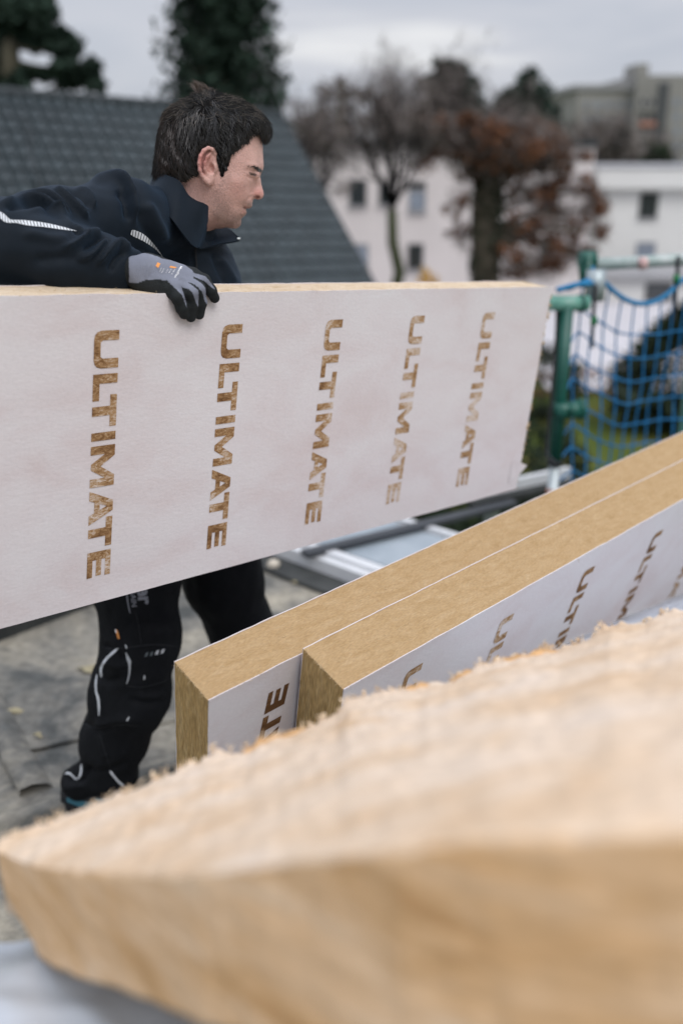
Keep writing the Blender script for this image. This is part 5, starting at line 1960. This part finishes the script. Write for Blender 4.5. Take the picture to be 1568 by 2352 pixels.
def strand(p, n0_, L, wd, col, jit=.18, lift0=.0006, lift1=.0035, steps=6, up=0.0):
    pts, w0_ = [p + n0_ * lift0], None
    a_ = r.normal() * jit
    a2_ = r.normal() * jit * 2.2
    for s_i in range(1, steps + 1):
        t = s_i / steps
        pj, _ = project(pts[-1][None])
        q = np.array([(pj[0, 0] / .9406 - 340) * 4.3556, (pj[0, 1] / .9406 - 180) * 4.3556])
        f = flow(q)
        an = a_ + a2_ * (t - .4)
        f = np.array([f[0] * math.cos(an) - f[1] * math.sin(an), f[0] * math.sin(an) + f[1] * math.cos(an)])
        d = ex * f[0] - ez * f[1] + ez * up
        l, n, i_, _d = hb_.find_nearest(Vector(pts[-1]))
        n = np.array(n)
        d = d - n * np.dot(d, n) * (1 if np.dot(d, n) < 0 else .35)
        nxt = pts[-1] + unit(d) * L / steps
        l, n, i_, _d = hb_.find_nearest(Vector(nxt))
        n, l = np.array(n), np.array(l)
        h_2 = lift0 + (lift1 - lift0) * t ** 1.5
        gap = np.dot(nxt - l, n)
        if gap < h_2 or (t < .75 and gap > h_2 + .004):
            nxt = l + n * h_2
        pts.append(nxt)
    pts = np.array(pts)
    s_ = np.gradient(pts, axis=0)
    view = pts - CAM
    e_ = np.cross(s_, view)
    e_ /= np.linalg.norm(e_, axis=1)[:, None] + 1e-12
    e_ = e_ * .8 + n0_ * 0
    ww = (wd * np.array([.7, 1, 1, .9, .75, .5, .15])[:steps + 1])[:, None]
    g.grid(np.stack([pts - e_ * ww, pts + e_ * ww], 1), np.asarray(col))


def hair_col(q):
    gx_ = math.exp(-((q[0] - 830) / 190) ** 2 - ((q[1] - 730) / 150) ** 2) + .55 * math.exp(-((q[0] - 1130) / 170) ** 2 - ((q[1] - 470) / 110) ** 2) + .35 * math.exp(-((q[0] - 480) / 200) ** 2 - ((q[1] - 650) / 250) ** 2)
    u = r.uniform()
    if u < .03 + .34 * gx_:
        v = r.uniform(.04, .15)
        return (v, v * 1.0, v * 1.03)
    if u < .08 + .30 * gx_:
        return (.030, .029, .030)
    v = r.uniform(.006, .020) * (1 + .5 * math.sin(q[0] * .035 + 2.2 * math.sin(q[1] * .012)))
    back_ = math.exp(-((q[0] - 300) / 200) ** 2)
    return (v * (.95 + .5 * back_), v * (.95 - .02 * back_), v * (1.0 - .22 * back_))


for i in r.choice(cand, 6000):
    q = HQ[i]
    col = hair_col(q)
    top_ = q[1] < 420
    gy_ = col[0] > .035
    strand(HV[i], hN[i], min(r.uniform(.010, .024) if gy_ else r.uniform(.016, .040), free[i]), r.uniform(.00022, .0004) if gy_ else r.uniform(.00035, .0008), col, jit=.34 if gy_ else .27, lift1=r.uniform(.001, .0035) + (.0025 * r.uniform() if q[0] > 950 and q[1] < 560 else 0))
for i in r.choice(cand[(HQ[cand, 1] < 480)], 420):                 # flyaway hairs along the outline of the top
    strand(HV[i], hN[i], r.uniform(.012, .028), .00035, (.10, .085, .072), jit=.5, lift1=.007, up=.30)
tag(g.build('hair_strands', M['hair'], man, col=True), kind='stuff')
g = Geo()
for k in range(460):                                               # tuft standing up at the crown
    s0 = np.array([r.uniform(600, 840), 0])
    s0[1] = 240 - 40 * math.exp(-((s0[0] - 760) / 90) ** 2) + 20
    tt = (s0[0] - 600) / 240
    tip = np.array([560 + 90 * tt + r.normal() * 16, 62 + 120 * tt * tt + r.uniform(0, 70) + r.normal() * 14])
    if k % 4 == 0:
        tip += np.array([-70 * r.uniform(), 60 * r.uniform()])
    y_ = r.normal() * .010
    a_, b_ = c1L(s0[0], s0[1], y_), c1L(tip[0], tip[1], y_ + r.normal() * .006)
    m_ = (a_ + b_) / 2 + np.array([.006, 0, .004]) + r.normal(size=3) * .002
    P_ = toW(np.array([a_, (a_ + m_) / 2 + [.0015, 0, .001], m_, (m_ + b_) / 2 + [.001, 0, .001], b_]))
    wv = np.array([1, 1, .9, .6, .2])[:, None] * .00045
    g.grid(np.stack([P_ - ex * wv, P_ + ex * wv], 1), np.array((.095, .070, .057)) * r.uniform(.2, 1.7))
for k in range(130):                                               # strands over the forehead and at the nape
    if k < 90:
        s0 = np.array([r.uniform(1290, 1385), r.uniform(560, 640)])
        tip = s0 + np.array([r.uniform(-50, 22), r.uniform(70, 120)])
        y_ = -r.uniform(0, .03)
    else:
        s0 = np.array([r.uniform(178, 260), r.uniform(880, 960)])
        tip = s0 + np.array([r.uniform(-28, 6), r.uniform(100, 150)])
        y_ = -r.uniform(0, .02)
    a_, b_ = c1L(s0[0], s0[1], y_), c1L(tip[0], tip[1], y_)
    m_ = (a_ + b_) / 2 + r.normal(size=3) * .002
    P_ = toW(np.array([a_, m_, b_]))
    wv = np.array([1, .9, .2])[:, None] * .0006
    g.grid(np.stack([P_ - ex * wv, P_ + ex * wv], 1), np.array((.016, .014, .014)) * r.uniform(.5, 2.2))
tag(g.build('hair_tuft', M['hair'], man, col=True), kind='stuff')

# ------------------------------------------------------------------ jacket
J = Field(np.arange(-.66, .12, .0042), np.arange(-.50, .40, .0050), np.arange(-.42, .03, .0040))
J.chain([Lc(398, 535, .02), Lc(398, 660, .07), Lc(350, 900, .17), Lc(335, 1000, .19)], [.070, .138, .165, .165], .03)
J.chain([Lc(392, 520, .0), Lc(282, 503, -.135)], [.070, .070], .04)
J.chain([Lc(282, 503, -.135), Lc(120, 525, -.27), Ld(-105, 545, 1.56)], [.070, .062, .052], .03)
J.chain([Lc(405, 560, .04), Lc(455, 650, .20), Lc(530, 880, .33)], [.070, .082, .062], .04)
fo_ = [EL, Ld(0, 560, 1.585), Ld(130, 598, 1.635), Ld(235, 618, 1.685), Ld(327, 634, 1.722)]
fr_ = [.055, .056, .0585, .052, .034]
wd_ = unit(fo_[-1] - fo_[-2])
for i in range(4):
    d = J.cone(fo_[i], fo_[i + 1], fr_[i], fr_[i + 1])
    if i == 3:
        cut = (J.X - fo_[-1][0]) * wd_[0] + (J.Y - fo_[-1][1]) * wd_[1] + (J.Z - fo_[-1][2]) * wd_[2]
        d = np.maximum(d, cut)
    J.add(d, .03 if i else .045)
J.chain([Lc(545, 880, .33), Lc(600, 1060, .22)], [.062, .045], .04)
V, F = J.mesh()
V = relax(toW(V), F, 4, .5)
c4 = lambda *Q: [((x / 3.7333) * .9406, (380 + y / 3.7333) * .9406) for x, y in Q]
folds = [
    (c4((830, 265), (900, 215), (1010, 188), (1110, 215), (1180, 300), (1215, 430), (1225, 600)), 7.2, 0.0189),
    (c4((1080, 300), (1150, 420), (1175, 600)), 9.6, -0.0110),
    (c4((0, 440), (120, 410), (260, 395), (400, 420), (520, 520), (640, 640)), 5.6, 0.0158),
    (c4((60, 480), (230, 450), (380, 480), (470, 540)), 4.8, -0.0126),
    (c4((100, 360), (300, 345), (450, 360), (570, 460), (640, 580)), 6.4, 0.0110),
    (c4((480, 310), (600, 370), (700, 470), (800, 580)), 5.6, 0.0110),
    (c4((600, 310), (740, 370), (830, 480)), 4.8, -0.0095),
    (c4((680, 300), (800, 340), (870, 480)), 4.8, 0.0095),
    (c4((250, 500), (400, 500), (560, 545), (660, 640), (790, 720)), 5.6, 0.0110),
    (c4((560, 560), (700, 690), (760, 740)), 4.8, -0.0095),
    (c4((560, 860), (680, 800), (780, 730), (870, 715), (930, 760)), 7.2, 0.0142),
    (c4((760, 870), (860, 800), (950, 765), (1030, 790)), 6.4, -0.0110),
    (c4((700, 960), (850, 880), (960, 775), (1040, 790)), 7.2, 0.0126),
    (c4((880, 1000), (980, 880), (1080, 800), (1150, 840), (1200, 880)), 8.0, 0.0142),
    (c4((1000, 1060), (1060, 940), (1140, 870)), 7.2, -0.0095),
    (c4((1210, 880), (1300, 890), (1300, 1000), (1280, 1150)), 4.0, 0.0063),
    (c4((200, 700), (500, 760), (640, 760)), 11.2, 0.0063),
    (c4((300, 960), (600, 930), (800, 960)), 12.8, -0.0063),
    (c4((1330, 420), (1430, 600), (1520, 800)), 11.2, 0.0079),
    (c4((1250, 480), (1340, 700), (1480, 900)), 11.2, -0.0063),
]
ch_ = [((460, 575), (452, 620), (450, 660))]
folds += [(cl1((380, 1500), (520, 1700), (620, 1830)), 10, .004), (((500, 590), (525, 620), (545, 655)), 8, .006), (((485, 580), (505, 620), (520, 660)), 7, -.005), (((440, 575), (446, 620), (452, 660)), 4, -.003)]
V = creases(V, F, folds)
nl = .0016 * wob((V - HO), 38, 5) + .0022 * wob((V - HO), 17, 3)
V = V + vnormals(V, F) * nl[:, None]
jk = obj('jacket', mesh_np('jacket', V, [F], M['jacket']), man)
jt = skin_tree(V, F)
# collar: two standing panels


def panel(name, top, bot, mat, thick=.0035, bulge=.0, rows=14, n_=48):
    T = resample(catmull(np.array([c1L(*q) for q in top]), 6), n_)
    Bm = resample(catmull(np.array([c1L(*q) for q in bot]), 6), n_)
    v = np.linspace(0, 1, rows)
    G = T[:, None] * (1 - v)[None, :, None] + Bm[:, None] * v[None, :, None]
    G[..., 1] -= bulge * np.sin(np.pi * v)[None]
    G[..., 1] += .0018 * wob(G, 40, 7)
    G = toW(G)
    du, dv = np.gradient(G, axis=0), np.gradient(G, axis=1)
    nn = np.cross(du, dv)
    nn /= np.linalg.norm(nn, axis=2)[..., None] + 1e-12
    I_ = G + nn * thick
    g = Geo().grid(G).grid(I_[:, ::-1])
    rimA = np.concatenate([G[:, 0], G[-1, 1:], G[::-1, -1][1:], G[0, ::-1][1:]])
    rimB = np.concatenate([I_[:, 0], I_[-1, 1:], I_[::-1, -1][1:], I_[0, ::-1][1:]])
    g.grid(np.stack([rimA, (rimA + rimB) / 2 + 0, rimB], 0))
    return g.build(name, mat, man, True)


panel('collar', [(165, 1060, .050), (230, 1066, -.030), (330, 1090, -.066), (440, 1150, -.082), (520, 1280, -.088), (600, 1342, -.086), (700, 1382, -.076), (775, 1440, -.050), (778, 1452, -.047)],
      [(85, 1235, .040), (150, 1330, -.06), (260, 1440, -.115), (360, 1560, -.140), (450, 1680, -.140), (520, 1770, -.125), (580, 1830, -.10), (630, 1850, -.07), (650, 1800, -.05)], M['jacket'], bulge=.006)
panel('collar', [(775, 1446, -.048), (768, 1520, -.030), (745, 1570, -.010), (720, 1610, .02), (720, 1640, .05), (800, 1632, .062), (900, 1636, .062), (965, 1655, .045), (1072, 1748, -.004)],
      [(640, 1830, -.065), (640, 1850, -.060), (650, 1860, -.055), (670, 1860, -.05), (700, 1850, -.045), (800, 1822, -.035), (880, 1800, -.028), (980, 1785, -.018), (1066, 1766, -.006)], M['jacket'], bulge=-.003)
panel('collar_lining', [(690, 1560, .03), (760, 1560, .06), (850, 1580, .07), (930, 1600, .07)], [(560, 1800, .0), (660, 1850, .02), (800, 1830, .03), (930, 1790, .03)], M['collar_in'])
zp = toW(c1L(1060, 1755, -.006))
Geo().tube([zp - ex * .003, zp + ex * .003], .0025, 6).build('zip_pull', M['steel'], man)
stroke('zip', jt, [c1(640, 1790), c1(600, 1850), (452, 610), (450, 630), (448, 655)], 4.0, M['collar_in'], man, .0025)
band('reflective_stripe', jt, c4((0, 508), (40, 530), (95, 580), (150, 585), (250, 590), (400, 610), (560, 645), (700, 684)), c4((0, 565), (40, 600), (80, 612), (150, 613), (250, 635), (400, 650), (560, 672), (700, 688)), 24, M['reflector'], man, .24, .35)
band('reflective_stripe', jt, c4((1200, 690), (1215, 676), (1300, 710), (1370, 770), (1430, 840), (1475, 905), (1500, 945)), c4((1190, 716), (1220, 738), (1290, 770), (1350, 805), (1420, 855), (1470, 908), (1497, 950)), 15, M['reflector'], man, .24, .1)
band('reflective_stripe', jt, c4((1500, 943), (1580, 985)), c4((1498, 952), (1576, 993)), 4, M['reflector'], man, .4, 0)

# ------------------------------------------------------------------ glove
c5 = lambda x, y: ((330 + x / 6.817) * .9406, (620 + y / 6.817) * .9406)


def bdep(px, py):
    """Depth of the front face of the held board behind a picture point."""
    p = Wpl(px, py, hC, hnrm)
    d = p - CAM
    return d[1] * CP - d[2] * SP


def G5(x, y, off):
    px, py = c5(x, y)
    return Ld(px, py, bdep(px, py) + off)


GL = Field(np.arange(-.135, .06, .0017), np.arange(-.36, -.10, .0017), np.arange(-.165, -.06, .0017))
pts_ = np.array([G5(*q) for q in ((-40, 300, .06), (1420, 860, -.03), (600, 400, .11), (120, 90, .05), (940, 1160, -.03))])
lo_, hi2 = pts_.min(0) - .03, pts_.max(0) + .03
GL = Field(np.arange(lo_[0], hi2[0], .0018), np.arange(lo_[1], hi2[1], .0019), np.arange(lo_[2], hi2[2], .0018))
wr = G5(20, 300, .068)
GL.chain([G5(-40, 290, .075), wr, G5(230, 300, .055)], [.0235, .0225, .0245], .012)
kn = [G5(640, 560, .004), G5(790, 470, .006), G5(900, 410, .010), G5(960, 345, .018)]
for k_, (q, rr) in enumerate(zip(kn, (.0125, .0125, .0125, .0115))):
    GL.add(GL.cone(G5(230, 300 + 40 * (1.5 - k_), .055), q, .0215, rr), .014)
GL.chain([G5(130, 500, .050), G5(330, 560, .036), G5(560, 600, .014)], [.0165, .0195, .0165], .014)
fing = [
    [(640, 560, .004), (700, 720, -.014), (775, 900, -.0145), (815, 1005, -.0110)],
    [(790, 470, .006), (925, 640, -.020), (945, 860, -.0150), (930, 1055, -.0110)],
    [(900, 410, .010), (1060, 580, -.022), (1095, 810, -.0160), (1070, 1010, -.0110)],
    [(960, 345, .018), (1145, 440, -.010), (1260, 610, -.0160), (1325, 735, -.0110)]]
frad = [(.0125, .0102, .0096, .0086), (.0125, .0106, .0097, .0086), (.0125, .0106, .0098, .0087), (.0115, .0102, .0096, .0088)]
for P_, R_ in zip(fing, frad):
    Q_ = [G5(*q) for q in P_]
    for i in range(3):
        GL.add(GL.cone(Q_[i], Q_[i + 1], R_[i], R_[i + 1]), .005 if i == 0 else .006)
GL.chain([G5(520, 420, .075), G5(720, 430, .098), G5(830, 540, .107), G5(860, 650, .106)], [.017, .0125, .0105, .009], .01)
V, F = GL.mesh()
V = relax(toW(V), F, 1, .4)
c5l = lambda *Q: [c5(*q) for q in Q]
V = creases(V, F, [(c5l((870, 480), (800, 450), (730, 420)), 5, -.0012), (c5l((930, 380), (850, 370), (770, 350)), 5, -.0010), (c5l((430, 440), (440, 540), (430, 640)), 4, -.0016), (c5l((530, 450), (560, 560), (550, 660)), 5, -.0014),
                   (c5l((300, 330), (400, 400), (520, 430)), 8, .0010), (c5l((200, 180), (170, 300), (120, 430)), 3, -.0008), (c5l((240, 180), (215, 300), (180, 420)), 3, .0008), (c5l((280, 190), (260, 300), (230, 420)), 3, -.0008)])
Pj, _ = project(V)
GQ = np.stack([(Pj[:, 0] / .9406 - 330) * 6.817, (Pj[:, 1] / .9406 - 620) * 6.817], 1)
grey = [
    [(-100, -60), (240, 0), (370, 40), (450, 80), (760, 130), (960, 280), (975, 400), (890, 470), (870, 490), (800, 530), (775, 560), (830, 720), (868, 900), (845, 860), (790, 700), (700, 600), (600, 510), (530, 440), (320, 424), (170, 436), (60, 480), (-100, 480)],
    [(905, 300), (1000, 320), (1180, 375), (1260, 480), (1340, 600), (1250, 540), (1130, 440), (1000, 388), (930, 360)],
    [(880, 330), (970, 400), (1110, 490), (1170, 570), (1215, 860), (1165, 800), (1120, 640), (1060, 565), (980, 500), (870, 470)],
    [(790, 500), (870, 470), (970, 535), (1045, 600), (1060, 640), (1050, 880), (1010, 800), (965, 660), (900, 590), (790, 560)]]
isg = np.zeros(len(V), bool)
for pl_ in grey:
    isg |= poly_sd(pl_, GQ[:, 0], GQ[:, 1]) < 0
nG = vnormals(V, F)
isg &= (nG @ ey < .55) | (nG[:, 2] > .3)
gc = np.where(isg[:, None], np.array([.20, .215, .265]), np.array([.011, .014, .015]))
glove = obj('glove', mesh_np('glove', V, [F], M['glove'], True, gc), man)
gt = skin_tree(V, F)
text_on('lettering', gt, 'MaxiFlex', c5(760, 195), (-4.2, 7.6), (6.6, 2.6), M['print_white'], glove, .0008, .02)
for k_, (x, y, s_, tx) in enumerate(((655, 250, 2.6, 'NBR 42'), (600, 245, 2.2, 'EN 388'), (545, 250, 2.2, '4131A'), (480, 235, 2.4, 'ULTRA'), (440, 230, 2.2, 'SIZE 9'))):
    text_on('lettering', gt, tx, c5(x, y), (-.9 * s_, 1.45 * s_), (1.4 * s_, .62 * s_), M['print_white'], glove, .0008)
for (x0, y0, x1, y1, x2, y2, x3, y3) in ((345, 200, 375, 140, 425, 160, 385, 235), (570, 225, 590, 198, 700, 222, 660, 240)):
    g = Geo()
    P4 = [hit(gt, *c5(*q), .0008) for q in ((x0, y0), (x1, y1), (x2, y2), (x3, y3))]
    if all(p is not None for p in P4):
        g.poly(P4)
        g.build('print_patch', M['orange'], glove)

# ------------------------------------------------------------------ trousers
T_ = Field(np.arange(-.56, .24, .0048), np.arange(-.04, .64, .0054), np.arange(-1.66, -.42, .0050))
R_ = [(311, 1150, .14, .105), (311, 1330, .13, .098), (325, 1470, .115, .087), (299, 1590, .12, .093), (262, 1700, .135, .077), (245, 1765, .15, .066)]
T_.add(T_.cone(Lc(340, 950, .19), Lc(345, 1010, .19), .16, .16), .03)
RP = [Lc(x, y, yy) for x, y, yy, rr in R_]
T_.chain([Lc(335, 1000, .17)] + RP, [.13] + [q[3] for q in R_], .05, .04)
T_.add(T_.ell(Lc(192, 1794, .16), (.056, .055, .046)), .03)
T_.add(T_.ell(Lc(278, 1786, .13), (.044, .05, .040)), .03)
L_ = [(480, 1130, .28, .105), (512, 1330, .33, .098), (552, 1440, .36, .083), (575, 1560, .43, .078), (560, 1700, .52, .065)]
LP = [Lc(x, y, yy) for x, y, yy, rr in L_]
T_.chain([Lc(360, 1000, .21)] + LP, [.13] + [q[3] for q in L_], .05, .04)
V, F = T_.mesh()
V = relax(toW(V), F, 3, .5)
c6 = lambda *Q: [((x / 3.5636) * .9406, (1400 + y / 3.5636) * .9406) for x, y in Q]
V = creases(V, F, [
    (c6((900, 620), (1020, 690), (1090, 780)), 7, -.010), (c6((880, 760), (1000, 800), (1100, 800)), 8, .007), (c6((830, 880), (950, 940), (1080, 900)), 9, -.008),
    (c6((800, 1330), (930, 1300), (1080, 1270), (1200, 1290)), 10, .010), (c6((720, 1290), (850, 1360), (1000, 1340)), 8, -.009), (c6((850, 1400), (890, 1500), (930, 1620)), 9, .007),
    (c6((700, 1680), (830, 1740), (960, 1720), (1150, 1650)), 9, -.010), (c6((560, 1760), (640, 1790), (720, 1800), (760, 1700)), 7, -.012), (c6((560, 1870), (660, 1850), (740, 1830)), 8, .010),
    (c6((950, 1720), (1020, 1800), (1080, 1860)), 6, .006), (c6((1200, 1060), (1330, 1075), (1440, 1050)), 8, .007), (c6((1120, 1090), (1300, 1130), (1420, 1100)), 8, -.007),
    (c6((1000, 980), (1200, 960), (1480, 900)), 14, .006), (c6((1250, 500), (1400, 520), (1560, 500)), 12, .006), (c6((1100, 400), (1300, 440), (1540, 420)), 12, -.004)])
nl = .0025 * wob(V - HO, 22, 4) + .0012 * wob(V - HO, 60, 6)
V = V + vnormals(V, F) * nl[:, None]
V[:, 2] = np.maximum(V[:, 2], .045)
tr_ = obj('trousers', mesh_np('trousers', V, [F], M['trousers']), man)
tt_ = skin_tree(V, F)
stroke('reflective_piping', tt_, c6((1030, 650), (985, 690), (930, 740), (890, 800), (878, 850), (884, 905)), 5.5, M['reflector'], man)
stroke('reflective_piping', tt_, c6((845, 880), (835, 950), (838, 1030), (855, 1090), (862, 1160), (862, 1240)), (2.5, 4, 4.5, 5.5, 5.0, 1.5), M['reflector'], man)
stroke('reflective_piping', tt_, c6((568, 1745), (600, 1738), (635, 1765), (660, 1788), (690, 1775), (705, 1730), (710, 1660)), 4.5, M['reflector'], man)
stroke('reflective_piping', tt_, c6((958, 1720), (1000, 1775), (1040, 1820), (1082, 1855)), 5.0, M['reflector'], man)
band('reflective_stripe', tt_, c6((1095, 690), (1100, 740), (1118, 790), (1120, 860), (1112, 920), (1098, 965)), c6((1100, 690), (1140, 760), (1138, 800), (1135, 860), (1122, 922), (1104, 965)), 15, M['reflector'], man, .35)
for k_, (x, y) in enumerate(((1258, 700), (1302, 695), (1350, 682), (1398, 672))):
    g = Geo()
    P4 = [hit(tt_, *c6(q)[0], .0018) for q in ((x, y + 28), (x + 14, y - 8), (x + 38, y - 14), (x + 22, y + 22))]
    if all(p is not None for p in P4):
        g.poly(P4[::-1]).build('reflective_dash', M['reflector_dim' if k_ < 2 else 'reflector'], man)
for pts in (((1258, 890), (1256, 925)), ((1125, 1250), (1105, 1285)), ((1092, 622), (1105, 655))):
    stroke('reflective_dash', tt_, c6(*pts), 2.6, M['reflector'], man)
M['seam_thread'] = flat('seam_thread', (.024, .027, .031), .8, .1, 40)
for pts in (((880, 640), (1000, 655), (1150, 640), (1350, 620), (1550, 640)), ((1100, 980), (1240, 990), (1400, 950), (1480, 910)), ((870, 1400), (900, 1500), (940, 1620), (960, 1700)), ((1180, 330), (1210, 470), (1230, 620)), ((700, 1300), (850, 1345), (1050, 1320), (1230, 1330))):
    stroke('trouser_seam', tt_, c6(*pts), 1.3, M['seam_thread'], man, .0014)
stroke('label_tab', tt_, c6((1012, 490), (1025, 530), (1036, 572)), 4.5, M['orange'], man, .0022)
stroke('label_tab', tt_, c6((1005, 488), (1014, 520)), 3.0, M['print_white'], man, .0026)
c7 = lambda x, y: ((200 + x / 6.0308) * .9406, (1410 + y / 6.0308) * .9406)
du = (np.array(c7(1030, 430)) - np.array(c7(1005, 180)))
du = du / np.linalg.norm(du)
dv_ = np.array([-du[1] * -1, du[0] * -1]) if False else np.array([abs(du[1]), -abs(du[0])])
text_on('lettering', tt_, 'isover', np.array(c7(862, 440)) - du * 118 + np.array((-2, 0)), du * 45, dv_ * 45, M['print_grey'], man, .0020, .035)
text_on('lettering', tt_, 'SAINT-GOBAIN', np.array(c7(744, 500)) - du * 128, du * 17.2, dv_ * 17.2, M['print_grey'], man, .0020, .012)
stroke('printed_line', tt_, [np.array(c7(660, 250)) - du * 20, c7(672, 320), c7(690, 430), c7(714, 530)], 2.8, M['print_grey'], man, .0020)

# ------------------------------------------------------------------ shoes
for k_, (h0_, h1_) in enumerate(((RF0, RF1), (LF0, LF0 + np.array([.2, -.04, -.02])))):
    a_, b_ = toW(h0_), toW(h1_)
    a_[2] = b_[2] = 0
    d_ = unit(b_ - a_)
    s_ = np.cross(UP, d_)
    us_ = np.linspace(-.06, .215, 22)
    vs_ = np.linspace(0, 2 * math.pi, 25)
    G = []
    for u in us_:
        t = (u + .06) / .275
        wv = .046 * (np.sin(np.pi * min(max(t, .02), .98)) ** .35) * (.85 + .2 * t)
        hv = (.105 - .05 * max(0, (t - .35)) / .65 - .02 * max(0, t - .8) * 5) * (np.sin(np.pi * min(max(t, .03), .97)) ** .25)
        G.append([a_ + d_ * u + s_ * wv * math.cos(v) * (1 if math.sin(v) < 0 else 1 - .35 * math.sin(v)) + UP * (hv * .5 + hv * .5 * math.sin(v) + .004) for v in vs_])
    sh = Geo().grid(np.array(G)[:, ::-1]).build('shoe', M['shoe'], man, True)
    g = Geo()
    G = []
    for u in us_:
        t = (u + .06) / .275
        wv = .050 * (np.sin(np.pi * min(max(t, .02), .98)) ** .35) * (.85 + .2 * t)
        G.append([a_ + d_ * u + s_ * wv * x + UP * z for x, z in ((-1, .002), (1, .002), (1.02, .026), (-1.02, .026), (-1, .002))])
    g.grid(np.array(G))
    g.build('sole', M['strap'], sh)
    if k_ == 0:
        G = []
        for u in np.linspace(-.035, .12, 14):
            t = (u + .06) / .275
            wv = .0465 * (np.sin(np.pi * t) ** .35) * (.85 + .2 * t)
            m_ = .046 + .030 * np.clip((u + .035) / .155, 0, 1)
            G.append([a_ + d_ * u - s_ * (wv + .0035) * .99 + UP * .030, a_ + d_ * u - s_ * (wv + .003) * .95 + UP * m_ * .75, a_ + d_ * u - s_ * (wv + .002) * .86 + UP * m_])
        Geo().grid(np.array(G)).build('side_panel', M['shoe_teal'], sh, True)
        for q_ in range(4):
            c = a_ + d_ * (.055 + q_ * .022)
            Geo().tube(catmull([c - s_ * .034 + UP * (.070 - q_ * .006), c + UP * (.094 - q_ * .008), c + s_ * .034 + UP * (.07 - q_ * .006)], 4), .003, 6).build('lace', M['strap'], sh, True)
        c = a_ + d_ * .07 + UP * .10
        Geo().tube(catmull([c, c + d_ * .03 - s_ * .02 + UP * .02, c + d_ * .065 - s_ * .035 + UP * .0, c + d_ * .075 - s_ * .04 - UP * .03], 5), .0028, 6).build('lace', M['strap'], sh, True)
